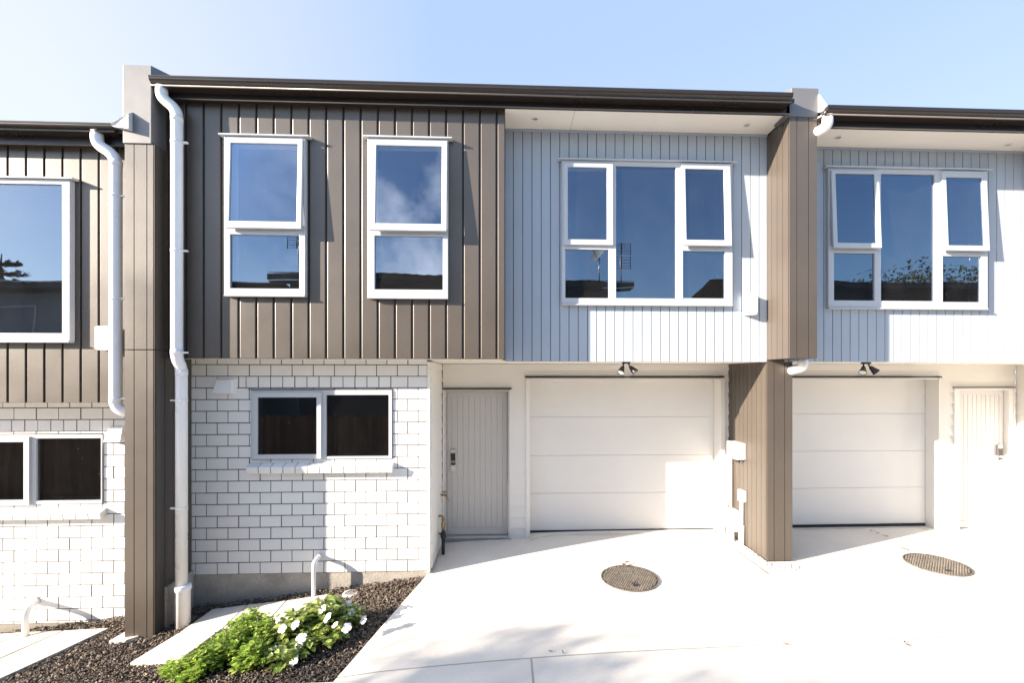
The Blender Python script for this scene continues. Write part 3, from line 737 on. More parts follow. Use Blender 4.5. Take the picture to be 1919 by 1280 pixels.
hx1 = X(1750, YW)
zhr = Z(1600, 718.5, YW - 0.02)
linesr = [Z(1600, y, YG) for y in (914.5, 845.5, 775.5)]
garage_door(right, XF0 + 0.1, X(1732.5, YG), Z(1600, 984, YG), zhr + 0.06, linesr, (XF1 - 0.06, XF1 - 0.02), (X(1733, YG) + 0.002, X(1757, YW)), -0.02, (XF1 - 0.04, X(1759, YW)))
wall = MB()
weatherboards(wall, X(1757, YW), dh2[0], -0.02, zLr, YW, zoff=zo)
weatherboards(wall, dh2[0], dh2[1], dh2[3] + 0.022, zLr, YW, zoff=zo)
weatherboards(wall, dh2[1], XRR - 0.017, -0.02, zLr, YW, zoff=zo)
weatherboards(wall, XF1 - 0.06, X(1757, YW), zhr + 0.108, zLr, YW, zoff=zo)
wall.build('weatherboard_wall', M['white'], right)
os_ = MB(); os_.box(XF1 - 0.06, XRR, YL + 0.031, YW + 0.05, zLr + 0.004, zLr + 0.02); os_.build('porch_soffit', M['soffit'], right)
th = MB(); th.box(X(1757, YW), XRR, YW - 0.004, YW + 0.3, -0.2, -0.021); th.build('door_step', M['found'], right)
xq = X(1551, 4.8)
downpipe(right, [(xq, 4.80, zGbr + 0.02), (xq, 4.80, Z(1551, 236, 4.8)), (XF1 - 0.06, 5.0, Z(1537, 258, 4.95))], rp, 0.09)
eb = MB(); eb.tube(fillet([P(1505, 672, 5.12), P(1504, 688, 5.12), P(1478, 697, 5.36)], 0.07, 8), rp, 18); eb.build('downpipe_elbow', M['pipe'], right)
fl = MB(); za = Z(1535, 179, YFIN)
fl.hexa([(XF1, YGU + 0.10, zGbr+0.02), (X(1553, YGU), YGU + 0.02, zGbr+0.05), (X(1553, YGU), 5.2, zGbr+0.1), (XF1, 5.2, zGbr+0.1),
         (XF1, YGU + 0.12, za), (X(1555, YGU), YGU + 0.03, zGtr), (X(1555, YGU), 5.2, zGtr+0.12), (XF1, 5.2, za+0.1)])
fl.build('saddle_flashing', M['pale_flash'], right)

# ================================================================== PARTY WALLS
def side_boards(x, y0, y1, z0, z1, sgn, pitch=0.12, gap=0.006):
    mb = MB(); a = y0
    while a < y1 - 1e-4:
        b = min(a + pitch, y1)
        if sgn > 0: mb.box(x - 0.012, x, a + gap/2, b - gap/2, z0, z1)
        else: mb.box(x, x + 0.012, a + gap/2, b - gap/2, z0, z1)
        a = b
    return mb
def front_boards(mb, cuts, y, z0, z1, gap=0.008):
    for a, b in zip(cuts[:-1], cuts[1:]):
        mb.box(a + gap/2, b - gap/2, y, y + 0.014, z0, z1)
def cap_prism(wall_, x0, x1, y0, z0, zt, slope):
    mb = MB(); mb.prism_x([(y0, z0), (y0, zt), (11.5, zt + slope*(11.5-y0)), (11.5, zt - 1.0), (5.45, zt-0.35), (5.45, z0)], x0, x1)
    return mb.build('capping', M['cap'], wall_, bevel=0.004)

pw = thing('party_wall', ((XP0+XP1)/2, 5.0, -0.5), 'tall brown boarded party wall standing between the left and middle townhouses down to the mulch', 'party wall')
zj = Z(260, 655.5, YPIL); zct = Z(260, 121.5, YPIL - .012); zcb = Z(260, 268, YPIL - .012)
cuts = [XP0, X(251.3, YPIL), X(275.2, YPIL), X(287.6, YPIL), XP1]
fb = MB(); front_boards(fb, cuts, YPIL, -0.6, zj - 0.005); front_boards(fb, cuts, YPIL, zj + 0.005, zcb + 0.01)
fb.build('front_cladding', M['brown'], pw)
core = MB(); core.box(XP0 + 0.006, XP1 - 0.013, YPIL + 0.013, 11.4, -0.6, zcb); core.build('wall_core', M['brown_in'], pw)
s1 = side_boards(XP1, YPIL + 0.016, YB + 0.2, -0.6, zj - 0.004, 1); s2 = side_boards(XP1, YPIL + 0.016, YB + 0.2, zj + 0.004, zcb, 1)
s1.v += []; k = len(s1.v); s1.v += s2.v; s1.f += [[i + k for i in f] for f in s2.f]; s1.sm += s2.sm
s1.build('side_cladding', M['brown'], pw)
cap_prism(pw, XP0 - 0.004, XP1 + 0.004 - 0.03, YPIL - 0.012, zcb, zct, 0.30)
ft = MB(); ft.hexa([(XP1 + 0.001, 4.89, -0.7), (XP1 + 0.03, 4.89, -0.7), (XP1 + 0.03, 5.30, -0.7), (XP1 + 0.001, 5.30, -0.7),
                    (XP1 + 0.001, 4.89, PX(307, 1102, XP1).z), (XP1 + 0.026, 4.89, PX(307, 1102, XP1).z), (XP1 + 0.026, 5.30, PX(330, 1088, XP1).z), (XP1 + 0.001, 5.30, PX(330, 1088, XP1).z)])
ft.build('footing', M['found'], pw)

pr = thing('party_wall', ((XF0+XF1)/2, 5.0, 0.0), 'brown boarded party wall with a sunlit flank, stepping back below, beside the two garage doors', 'party wall')
zfb = Z(1505, 671.5, YFIN); zct2 = Z(1510, 164.5, YFIN - .012); zcb2 = Z(1500, 217.5, YFIN - .012)
cuts = [XF0, X(1493.6, YFIN), X(1515.6, YFIN), XF1]
fb = MB(); front_boards(fb, cuts, YFIN, zfb, zcb2 + 0.01)
xl_ = [XF0, X(1451, YL), X(1471, YL), XF1]
front_boards(fb, xl_, YL + 0.002, gdrive(3.2, 5.3) + 0.015, zfb - 0.002)
fb.build('front_cladding', M['brown'], pr)
core = MB(); core.box(XF0 + 0.013, XF1 - 0.013, YFIN + 0.013, YL + 0.3, zfb + 0.004, zcb2); core.box(XF0 + 0.013, XF1 - 0.013, YL + 0.016, 11.4, -0.3, zfb + 0.003)
core.box(XF0 + 0.013, XF1 - 0.013, YL + 0.301, 11.4, zfb + 0.004, zcb2)
core.build('wall_core', M['brown_in'], pr)
s1 = side_boards(XF0, YFIN + 0.016, YL + 0.05, zfb, zcb2, -1, 0.105)
for args in ((XF0, YL + 0.018, YW + 0.3, gdrive(3.0, 5.8) + 0.02, zfb - 0.002, -1, 0.105), (XF1, YFIN + 0.016, YL + 0.05, zfb, zcb2, 1, 0.105), (XF1, YL + 0.018, YW + 0.3, -0.05, zfb - 0.002, 1, 0.105)):
    s2 = side_boards(*args); k = len(s1.v); s1.v += s2.v; s1.f += [[i + k for i in f] for f in s2.f]; s1.sm += s2.sm
s1.build('side_cladding', M['brown'], pr)
ub = MB(); ub.box(XF0 + 0.001, XF1 - 0.001, YFIN + 0.015, YL + 0.0, zfb - 0.001, zfb + 0.003); ub.build('underside', M['seal'], pr)
cap_prism(pr, XF0 + 0.02, XF1 + 0.004, YFIN - 0.012, zcb2, zct2, 0.30)
sk = MB(); sk.prism_y([(X(1470, YFIN), zcb2), (X(1488, YFIN), zct2 - 0.02), (XF0 + 0.03, zct2 - 0.02), (XF0 + 0.03, zcb2)], YFIN - 0.010, YFIN + 0.2)
sk.build('side_flashing', M['cap'], pr)

# ================================================================== FIXTURES
def floodlight(px, label):
    c = P(px, 680, 5.47); c.z = zL0 + 0.004
    K = 0.66
    class MBK(MB):
        def build(q, *a, **k):
            q.v = [c + (v - c)*K for v in q.v]; return MB.build(q, *a, **k)
    t = thing('floodlight', c, label, 'floodlight', 'twin floodlights under the overhang')
    b = MBK(); b.box(c.x-0.075, c.x+0.07, c.y-0.045, c.y+0.045, c.z-0.032, c.z); b.build('base', M['black'], t, bevel=0.006)
    for sx, d, tip in ((-1, Vector((-0.45, -0.42, -0.80)), 0), (1, Vector((0.62, -0.30, -0.72)), 1)):
        a = c + Vector((sx*0.045, 0, -0.03)); d = d.normalized()
        k = a + Vector((sx*0.012, -0.01, -0.045))
        m = MBK(); m.tube([a, k, k + d*0.03], 0.013, 10); m.build('arm', M['black'], t)
        h = MBK(); s = k + d*0.012
        h.tube([s, s + d*0.01, s + d*0.05, s + d*0.09, s + d*0.135, s + d*0.15], [0.020, 0.034, 0.042, 0.054, 0.066, 0.068], 18, cap=False)
        e = s + d*0.15
        h.tube([e, e - d*0.006], [0.068, 0.060], 18, cap=False)
        h.disc(s, 0.015, 12)
        hd_ = h.build('lamp_head', M['black'], t)
        l = MBK(); l.tube([e - d*0.010, e - d*0.009], [0.060, 0.060], 18); l.build('lens', M['lens'], hd_)
    return t
floodlight(1173.5, 'black twin floodlight under the overhang above the middle garage door')
floodlight(1623, 'black twin floodlight under the overhang above the right garage door')

def wallbox(px0, px1, py0, py1, Y, label, d=0.085):
    c = P((px0+px1)/2, (py0+py1)/2, Y - d); w = (X(px1, Y-d) - X(px0, Y-d))/2; h = (Z(px0, py0, Y-d) - Z(px0, py1, Y-d))/2
    c.y = Y
    t = thing('wall_box', c - Vector((0, 0, h)), label, 'wall box', 'white boxes with a slot on the upper walls')
    b = MB(); prof = []
    n = 5; r = 0.028
    for (cx_, cz_, a0) in ((w-r, h-r*.5, 0), (-w+r, h-r*.5, 90), (-w+r, -h+r*1.3, 180), (w-r, -h+r*1.3, 270)):
        rr = r*.5 if cz_ > 0 else r*1.3
        for k in range(n+1):
            a = math.radians(a0 + 90*k/n); prof.append((c.x + cx_ + (r)*math.cos(a), c.z + cz_ + rr*math.sin(a)))
    b.prism_y(prof, Y - d, Y - 0.002); b.build('cover', M['plastic'], t, bevel=0.008)
    s = MB(); s.box(c.x - w*0.68, c.x + w*0.72, Y - d - 0.0015, Y - d + 0.002, c.z - h*0.52, c.z - h*0.47); s.build('slot', M['lagging'], t)
wallbox(1397.5, 1420.5, 550.5, 590, YL, 'white slotted box on the pale blue wall beside the right party wall')
wallbox(177, 208, 611, 656, YD, 'white slotted box on dark boards behind the left downpipe')

def vent(px0, px1, py0, py1, label):
    x0, x1 = X(px0, YB), X(px1, YB); z1, z0 = Z(px0, py0, YB), Z(px0, py1, YB - 0.1)
    w = x1 - x0
    t = thing('vent_cowl', ((x0+x1)/2, YB, z0), label, 'vent', 'white vent cowls on the brick walls')
    m = MB(); a, b = x0 + 0.01, x1 - 0.03
    m.hexa([(a-0.012, YB-0.085, z0), (b+0.012, YB-0.085, z0), (b+0.012, YB-0.004, z0), (a-0.012, YB-0.004, z0),
            (a+0.006, YB-0.03, z1), (b-0.006, YB-0.03, z1), (b-0.006, YB-0.004, z1), (a+0.006, YB-0.004, z1)])
    m.build('hood', M['plastic'], t, bevel=0.004)
    f = MB(); f.box(a-0.014, b+0.03, YB-0.012, YB-0.0015, z0-0.012, z1+0.008); f.build('flange', M['plastic'], t, bevel=0.002)
vent(406, 444, 712, 737, 'white vent cowl beside the window of the middle brick wall')
vent(206, 240, 801, 829, 'white vent cowl on the left brick wall, half behind the party wall')

def bent_pipe(px, py_top, py_bot, px_wall, gf, label, r, y=5.14):
    xx = X(px, y); zt = Z(px, py_top, y); zb = Z(px, py_bot, y) - 0.1
    m = MB(); m.tube(fillet([(xx, y, zb), (xx, y, zt), (X(px_wall, YB), YB + 0.01, zt + 0.005)], 0.085, 8), r, 16)
    o = thing('overflow_pipe', (xx, y, zb), label, 'pipe', 'bent white pipes out of the brick walls')
    m.build('pipe', M['pipe'], o)
    k = MB(); k.tube([(X(px_wall, YB) - 0.012, YB - 0.03, zt + 0.004), (X(px_wall, YB), YB + 0.0, zt + 0.005)], r + 0.006, 16); k.build('wall_collar', M['pipe'], o)
bent_pipe(588, 1053, 1117, 600, ggarden, 'thin bent white pipe rising from the slab into the middle brick wall', 0.0235, 5.16)
bent_pipe(48, 1144, 1182, 70, ggarden, 'bent white pipe at the foot of the left brick wall', 0.030, 5.10)

# brass tap and gas/water valve on the entry return
pt = PX(826, 928, XRET + 0.01)
tp = thing('garden_tap', pt, 'small brass tap on the white return wall left of the grey front door', 'tap')
m = MB(); m.tube(fillet([pt + Vector((-0.01, 0, 0)), pt + Vector((0.075, -0.02, 0)), pt + Vector((0.095, -0.025, -0.06))], 0.025, 5), 0.013, 12); m.build('spout', M['brass'], tp)
m = MB(); m.tube([pt + Vector((0.05, -0.012, 0.0)), pt + Vector((0.05, -0.012, 0.045))], 0.008, 10); m.tube([pt + Vector((0.015, -0.012, 0.047)), pt + Vector((0.09, -0.012, 0.047))], 0.007, 8); m.build('handle', M['brass'], tp)
pv = PX(821, 975, XRET + 0.01)
vg = thing('water_valve', Vector((pv.x, pv.y, gdrive(pv.x, pv.y))), 'brass valve on a black lagged pipe standing by the entry return wall', 'valve')
xx, yy = XRET + 0.075, pv.y
zs_ = lambda py: PX(821, py, XRET + 0.03).z
m = MB(); m.tube([(xx, yy, gdrive(xx, yy) - 0.02), (xx, yy, zs_(1018))], 0.022, 12); m.build('lagged_pipe', M['lagging'], vg)
m = MB(); m.tube([(xx, yy, zs_(1018)), (xx, yy, zs_(1013)), (xx, yy, zs_(1008)), (xx, yy, zs_(1002))], [0.024, 0.036, 0.036, 0.02], 12)
m.tube([(xx-0.05, yy-0.01, zs_(1006)), (xx+0.04, yy-0.01, zs_(1014))], 0.012, 8); m.build('valve_body', M['lagging'], vg)
m = MB(); m.tube([(xx, yy, zs_(1003)), (xx, yy, zs_(990)), (xx, yy, zs_(984)), (xx, yy, zs_(978))], [0.018, 0.026, 0.018, 0.022], 12)
m.tube(fillet([(xx, yy, zs_(984)), (xx, yy, zs_(974)), (XRET - 0.01, yy, zs_(973))], 0.03, 5), 0.014, 12); m.build('brass_fitting', M['brass'], vg)

# meter boxes and conduits on the flank of the right party wall (face x = XF0)
def onflank(px, py, d=0.0): return PX(px, py, XF0 - d)
mbx = thing('meter_box', onflank(1372, 1010), 'white meter cabinet and conduit on the brown flank beside the garage door', 'meter box')
def flank_box(parent, name, pxa, pxb, pya, pyb, d, mname='plastic'):
    a = onflank(pxa, (pya+pyb)/2, d); b = onflank(pxb, (pya+pyb)/2, d)
    y0, y1 = min(a.y, b.y), max(a.y, b.y)
    ym = (y0+y1)/2; zc = ym*CT + (XF0-d)*ST
    z1 = HC + (YH - pya)/F*zc; z0 = HC + (YH - pyb)/F*zc
    m = MB(); m.box(XF0 - d, XF0 - 0.0015, y0, y1, z0, z1)
    o = m.build(name, M[mname], parent, bevel=0.008)
    return o, y0, y1, z0, z1
o, y0, y1, z0, z1 = flank_box(mbx, 'meter_cabinet', 1362, 1381, 829, 859, 0.12)
l = MB(); l.box(XF0 - 0.127, XF0 - 0.1205, y0 + 0.02, y1 - 0.02, z0 + 0.02, z1 - 0.02); l.build('cover', M['plastic'], mbx, bevel=0.004)
for k in range(2):
    g = MB(); yy = y0 + (y1-y0)*(0.25 + 0.25*k); g.tube([(XF0-0.06, yy, z0 - 0.045), (XF0-0.06, yy, z0)], 0.016, 10); g.build('gland', M['lagging'], mbx)
o2, a0, a1, b0, b1 = flank_box(mbx, 'lower_cabinet', 1358, 1374, 957, 992, 0.13)
cd = MB(); yc = YW - 0.075
cd.tube([(XF0 - 0.05, yc, b1), (XF0 - 0.05, yc, z0)], 0.035, 14); cd.tube([(XF0 - 0.05, yc-0.1, b1), (XF0 - 0.05, yc-0.1, z0)], 0.012, 10)
cd.build('conduit', M['pipe'], mbx)
cd = MB(); cd.tube([(XF0 - 0.09, a1 - 0.09, -0.1), (XF0 - 0.09, a1 - 0.09, b0)], 0.05, 14); cd.build('conduit', M['pipe'], mbx)
jb = thing('junction_box', onflank(1387, 1030), 'small white junction box on a slim upright conduit on the party wall flank', 'junction box')
o, y0, y1, z0, z1 = flank_box(jb, 'box', 1382, 1391, 919, 940, 0.06)
cd = MB(); yc = (y0+y1)/2; cd.tube([(XF0 - 0.035, yc, -0.08), (XF0 - 0.035, yc, z0)], 0.022, 12); cd.build('conduit', M['pipe'], jb)
cd = MB(); cd.tube([(XF0 - 0.035, yc, -0.08), (XF0 - 0.035, yc, 0.25)], 0.034, 14); cd.build('conduit_sleeve', M['pipe'], jb)

# ================================================================== GROUND
def yt_drive(x):
    if x >= -0.92: return 6.6
    ax, ay, bx, by = -0.921, 5.26, EDGE.x, EDGE.y
    if x >= bx: return ay + (by - ay) * (ax - x) / (ax - bx)
    return by + 0.13 * min(bx - x, 1.3)
EDGE = PG(624, 1279, gdrive)
xs = [-25, -18, -12, -8, -6, -5] + [-4.5 + 0.15*i for i in range(17)]
xs = [x for x in xs if x < EDGE.x - 0.02] + [EDGE.x + (-0.9205 - EDGE.x)*k/5 for k in range(6)] + [-0.919] + [-0.8 + 0.1*i for i in range(25)] + [1.75, 2, 3, 5, 8, 12, 20]
mb = MB(); NR = 14; grid = []
for x in xs:
    yt = yt_drive(x)
    grid.append([Vector((x, yt + (-9.0 - yt)*k/NR, 0)) for k in range(NR+1)])
for c in grid:
    for v in c: v.z = gdrive(v.x, v.y)
for i in range(len(grid)-1):
    for k in range(NR):
        mb.quad([grid[i][k], grid[i][k+1], grid[i+1][k+1], grid[i+1][k]])
drive = mb.build('driveway', M['concrete'], None); structure(drive)
ke = MB()
for i in range(len(grid)-1):
    if grid[i+1][0].x < -0.9 and grid[i][0].x > -9:
        a, b = grid[i][0], grid[i+1][0]; dn = Vector((0, 0, -0.25))
        if (b - a).length < 1.2: ke.quad([a + Vector((0,0,-0.0005)), b + Vector((0,0,-0.0005)), b + dn, a + dn])
structure(ke.build('driveway_edge', M['kerb_conc'], None))

mb = MB()
gx = [-25, -16, -11] + [-9 + 0.3*i for i in range(28)] + [-0.7]
for i in range(len(gx)-1):
    a, b = gx[i], gx[i+1]
    for (c, d) in ((2.6, 4.0), (4.0, 5.6)):
        mb.quad([(a, c, ggarden(a, c)-0.035), (b, c, ggarden(b, c)-0.035), (b, d, ggarden(b, d)-0.035), (a, d, ggarden(a, d)-0.035)])
structure(mb.build('garden_soil', M['soil'], None))
mb = MB(); mb.quad([(-400, -400, -3.2), (400, -400, -3.2), (400, 400, -3.2), (-400, 400, -3.2)])
structure(mb.build('ground', M['ground'], None))

# paving slabs
def gslab(px): return [PG(a, b, lambda x, y: ggarden(x, y) + 0.02) for a, b in px]
def inset(q, e):
    c = sum(q, Vector()) / len(q); return [p + (c - p).normalized()*e for p in q]
SL = [
 ([(398, 1142), (463.5, 1133.5), (418, 1177), (336, 1186)], 'pale path slab behind the left downpipe foot, nearest the middle foundation'),
 ([(335, 1186.5), (417.5, 1177.5), (330, 1242), (243, 1242.5)], 'long pale path slab reaching forward right of the left party wall, beside the green shrub'),
 ([(464.5, 1133.3), (537, 1125.5), (500, 1166), (419, 1177)], 'pale path slab between two joints behind the green shrub'),
 ([(538, 1125.4), (616, 1113.5), (585, 1153), (501, 1166)], 'pale path slab with the thin bent pipe, behind the flowering shrub'),
 ([(122, 1181.5), (205, 1177), (110, 1222), (-110, 1322), (-150, 1302)], 'large pale slab in front of the left brick wall, edge against the mulch'),
 ([(50, 1184.5), (119, 1181.7), (-153, 1300), (-190, 1284)], 'pale slab beside the left bent pipe, second from the mulch edge'),
 ([(-40, 1191), (47, 1184.7), (-193, 1283), (-230, 1270)], 'pale slab in front of the left wall, cut off by the left edge of the photo'),
 ([(203, 1202), (236, 1183), (262, 1192), (236, 1200.5)], 'small pale slab corner peeking out beside the left party wall base'),
]
slab_polys = []
for q, lab in SL:
    pts = inset(gslab(q), 0.004)
    slab_polys.append([(p.x, p.y) for p in pts])
    m = MB(); m.slab(pts, 0.05)
    tag(m.build('paving_slab', M['slab'], None, bevel=0.006), lab, 'paving slab', 'pale paving slabs in the garden strip')

def inpoly(x, y, poly):
    r = False; j = len(poly) - 1
    for i in range(len(poly)):
        xi, yi = poly[i]; xj, yj = poly[j]
        if (yi > y) != (yj > y) and x < (xj - xi)*(y - yi)/(yj - yi) + xi: r = not r
        j = i
    return r
def garden_ok(x, y):
    if y > 5.31 or (x > XP0 - 0.02 and x < XP1 + 0.02 and y > YPIL - 0.02): return False
    if x > -0.93: return False
    if y < yt_drive(x) + 0.02 if x < EDGE.x else False: return False
    if x >= EDGE.x and y < yt_drive(x) - 0.0 and False: return False
    if x >= EDGE.x:
        # the garden lies left of the slanting driveway edge
        t = (y - EDGE.y) / (5.26 - EDGE.y); xe = EDGE.x + (-0.921 - EDGE.x) * t
        if x > xe - 0.015: return False
    return not any(inpoly(x, y, p) for p in slab_polys)
# for x between edge and corner the driveway lies in FRONT (smaller y), so the test above is by the edge line only

mb = MB(); n = 0
while n < 26000:
    x = random.uniform(-5.6, -0.92); y = random.uniform(3.55, 5.31)
    if not garden_ok(x, y): continue
    n += 1
    s = random.choice((0.005, 0.007, 0.009, 0.012)) * random.uniform(0.8, 1.3); l = s * random.uniform(1.3, 2.8)
    edge_up = 0.025 if y > 5.15 else 0.0
    z = ggarden(x, y) - 0.03 + random.uniform(0, 0.035) + edge_up * random.random()
    R = Matrix.Rotation(random.uniform(0, 6.28), 3, 'Z') @ Matrix.Rotation(random.gauss(0, 0.5), 3, 'X') @ Matrix.Rotation(random.gauss(0, 0.4), 3, 'Y')
    h = s * 0.35; c = Vector((x, y, z + 0.004))
    pr_ = [(-l, -s, -h), (l, -s*.7, -h), (l*.8, s, -h), (-l*.9, s*.8, -h), (-l*.8, -s*.8, h), (l*.7, -s*.6, h*.8), (l*.6, s*.7, h), (-l*.7, s*.7, h*.7)]
    mb.hexa([c + R @ Vector(q)*0.62 for q in pr_])
mu = mb.build('bark_mulch', M['chip'], None, fix=False); tag(mu, 'dark bark mulch covering the garden strip', 'mulch', kind='stuff')

# white pebbles at the foot of the right party wall
mb = MB()
for _ in range(520):
    if random.random() < 0.45:
        x = random.uniform(XF0 - 0.10, XF1 + 0.15); y = random.uniform(5.06, 5.29)
        if (x - 3.15)**2/0.09 + (y - 5.25)**2/0.045 > 1: continue
    else:
        x = random.uniform(XF0 - 0.11, XF0 - 0.005); y = random.uniform(5.15, 6.2)
    r = random.uniform(0.006, 0.013); z = gdrive(x, y) + r*0.4
    i = len(mb.v); sx, sy, sz = r*random.uniform(.8, 1.4), r*random.uniform(.8, 1.3), r*0.7
    ring = [(math.cos(a)*sx, math.sin(a)*sy) for a in [k*math.pi/3 for k in range(6)]]
    mb.v += [Vector((x+u, y+w, z)) for u, w in ring] + [Vector((x+u*.6, y+w*.6, z+sz*.8)) for u, w in ring] + [Vector((x, y, z+sz))]
    for k in range(6):
        a, b = k, (k+1) % 6
        mb.f.append([i+a, i+b, i+6+b, i+6+a]); mb.f.append([i+6+a, i+6+b, i+12]); mb.sm += [True, True]
tag(mb.build('white_pebbles', M['pebble'], None, fix=False), 'loose white pebbles along the foot of the right party wall', 'pebbles', kind='stuff')
# open gap in the concrete beside the pebble strip
g0, g1 = PG(1343, 1003, gdrive), PG(1440, 1077, gdrive)
mb = MB(); nrm = Vector((g1.y - g0.y, g0.x - g1.x, 0)).normalized()
pa = []; 
for k in range(13):
    t = k/12; c = g0.lerp(g1, t); w = 0.006 + 0.006*random.random() + (0.012 if k > 10 else 0)
    pa.append((c - nrm*w, c + nrm*w))
for k in range(12):
    q = [pa[k][0], pa[k+1][0], pa[k+1][1], pa[k][1]]
    mb.quad([Vector((p.x, p.y, gdrive(p.x, p.y) + 0.004)) for p in q])
structure(mb.build('expansion_joint', M['kerb_conc'], None))

def strip(name, pix, w, h=0.004):
    p = [PG(a, b, gdrive) for a, b in pix]; q = []
    for a, b in zip(p[:-1], p[1:]):
        for k in range(8): q.append(a.lerp(b, k/8))
    q.append(p[-1]); m = MB(); e = []
    for k, c in enumerate(q):
        d = (q[min(k+1, len(q)-1)] - q[max(k-1, 0)]).normalized(); n = Vector((-d.y, d.x, 0)) * w * random.uniform(.5, 1.3)
        e.append((c - n, c + n))
    for a, b in zip(e[:-1], e[1:]):
        m.quad([Vector((v.x, v.y, gdrive(v.x, v.y) + h)) for v in (a[0], b[0], b[1], a[1])])
    structure(m.build(name, M['kerb_conc'], None))
strip('apron_joint', [(992, 1014), (1012, 1008), (1040, 1004), (1200, 1001.5), (1338, 999)], 0.005)
strip('apron_joint', [(1488, 993.5), (1600, 991), (1715, 988), (1752, 997)], 0.005)
# ------------------------------------------------------------------ manhole covers
def manhole(px, py, label, rot):
    c = PG(px, py, gdrive); R = 0.315
    t = thing('manhole_cover', c, label, 'manhole cover', 'round cast iron covers in the driveway')
    def at(x, y, h): return Vector((c.x + x, c.y + y, gdrive(c.x + x, c.y + y) + h))
    m = MB(); n = 48
    ring = [(math.cos(2*math.pi*k/n), math.sin(2*math.pi*k/n)) for k in range(n)]
    for k in range(n):
        a, b = ring[k], ring[(k+1) % n]
        m.quad([at(a[0]*R, a[1]*R, 0.001), at(b[0]*R, b[1]*R, 0.001), at(b[0]*R, b[1]*R, 0.012), at(a[0]*R, a[1]*R, 0.012)])
        m.quad([at(a[0]*R, a[1]*R, 0.012), at(b[0]*R, b[1]*R, 0.012), at(b[0]*R*.955, b[1]*R*.955, 0.012), at(a[0]*R*.955, a[1]*R*.955, 0.012)])
    m.build('frame_ring', M['iron'], t)
    d = MB(); i = len(d.v); d.v += [at(a*R*.955, b*R*.955, 0.007) for a, b in ring]; d.f.append(list(range(n))); d.sm.append(False)
    lid = d.build('lid', M['iron_base'], t)
    s = MB(); p = 0.027; cr, sr = math.cos(rot), math.sin(rot)
    for i in range(-14, 15):
        for j in range(-16, 17):
            u, w = (i + (0.5 if j % 2 else 0))*p, j*p*0.8
            if u*u + w*w > (R*0.91)**2: continue
            if abs(u) < 0.085 and 0.075 < w < 0.14: continue
            if abs(u - 0.02) < 0.035 and -0.21 < w < -0.13: continue
            x, y = u*cr - w*sr, u*sr + w*cr; q = 0.0085
            b = [(-q, -q), (q, -q), (q, q), (-q, q)]; tt = [(a*.65, e*.65) for a, e in b]
            s.hexa([at(x+a, y+e, 0.006) for a, e in b] + [at(x+a, y+e, 0.014) for a, e in tt])
    s.build('tread_studs', M['iron'], lid, fix=False)
    pl = MB(); q = [(-.075, .085), (.075, .085), (.075, .13), (-.075, .13)]
    pl.hexa([at(a*cr - b*sr, a*sr + b*cr, 0.006) for a, b in q] + [at(a*cr - b*sr, a*sr + b*cr, 0.012) for a, b in q]); pl.build('badge_plate', M['iron'], lid)
    for yo in (-0.155, -0.19):
        k = MB(); q = [(-.0, yo-.009), (.035, yo-.009), (.035, yo+.009), (-.0, yo+.009)]
        k.hexa([at(a*cr - b*sr, a*sr + b*cr, 0.006) for a, b in q] + [at(a*cr - b*sr, a*sr + b*cr, 0.0085) for a, b in q]); k.build('lifting_slot', M['seal'], lid)
manhole(1180, 1084.5, 'round studded iron manhole cover in front of the middle garage door', 0.05)
manhole(1755.5, 1059, 'round studded iron manhole cover at the right, before the sunlit door', -0.25)

# round drain cap in the mulch
c = PG(657, 1113, ggarden); c.z -= 0.010
dg = thing('drain_cap', c, 'round white drain grate lying in the mulch by the flowering shrub', 'drain grate')
m = MB(); m.tube([c - Vector((0, 0, 0.06)), c + Vector((0, 0, 0.012)), c + Vector((0, 0, 0.019)), c + Vector((0, 0, 0.021))], [0.085, 0.085, 0.081, 0.062], 28, cap=False); m.build('rim', M['plastic'], dg)
m = MB(); m.disc(c + Vector((0, 0, 0.015)), 0.062, 24); m.build('grate_well', M['lagging'], dg)
m = MB()
for k in range(-3, 4):
    w = math.sqrt(0.06**2 - (k*0.016)**2); m.box(c.x - w, c.x + w, c.y + k*0.016 - 0.0045, c.y + k*0.016 + 0.0045, c.z + 0.0152, c.z + 0.018)
m.build('grate_bars', M['found'], dg)

# ------------------------------------------------------------------ shrubs
def leaf(mb, c, d, up, l, w, curl=0.18):
    d = d.normalized(); s = d.cross(up).normalized(); u = s.cross(d).normalized()
    pts = [c, c + d*l*.3 + s*w*.42 + u*l*.03, c + d*l*.65 + s*w*.40 + u*l*.0, c + d*l - u*l*curl, c + d*l*.65 - s*w*.40 + u*l*.0, c + d*l*.3 - s*w*.42 + u*l*.03]
    mid1 = c + d*l*.3 - u*l*.05; mid2 = c + d*l*.65 - u*l*.09
    i = len(mb.v); mb.v += pts + [mid1, mid2]
    for f in ((0, 1, 6), (1, 2, 7, 6), (2, 3, 7), (3, 4, 7), (4, 5, 6, 7), (5, 0, 6)): mb.f.append([i + k for k in f]); mb.sm.append(True)

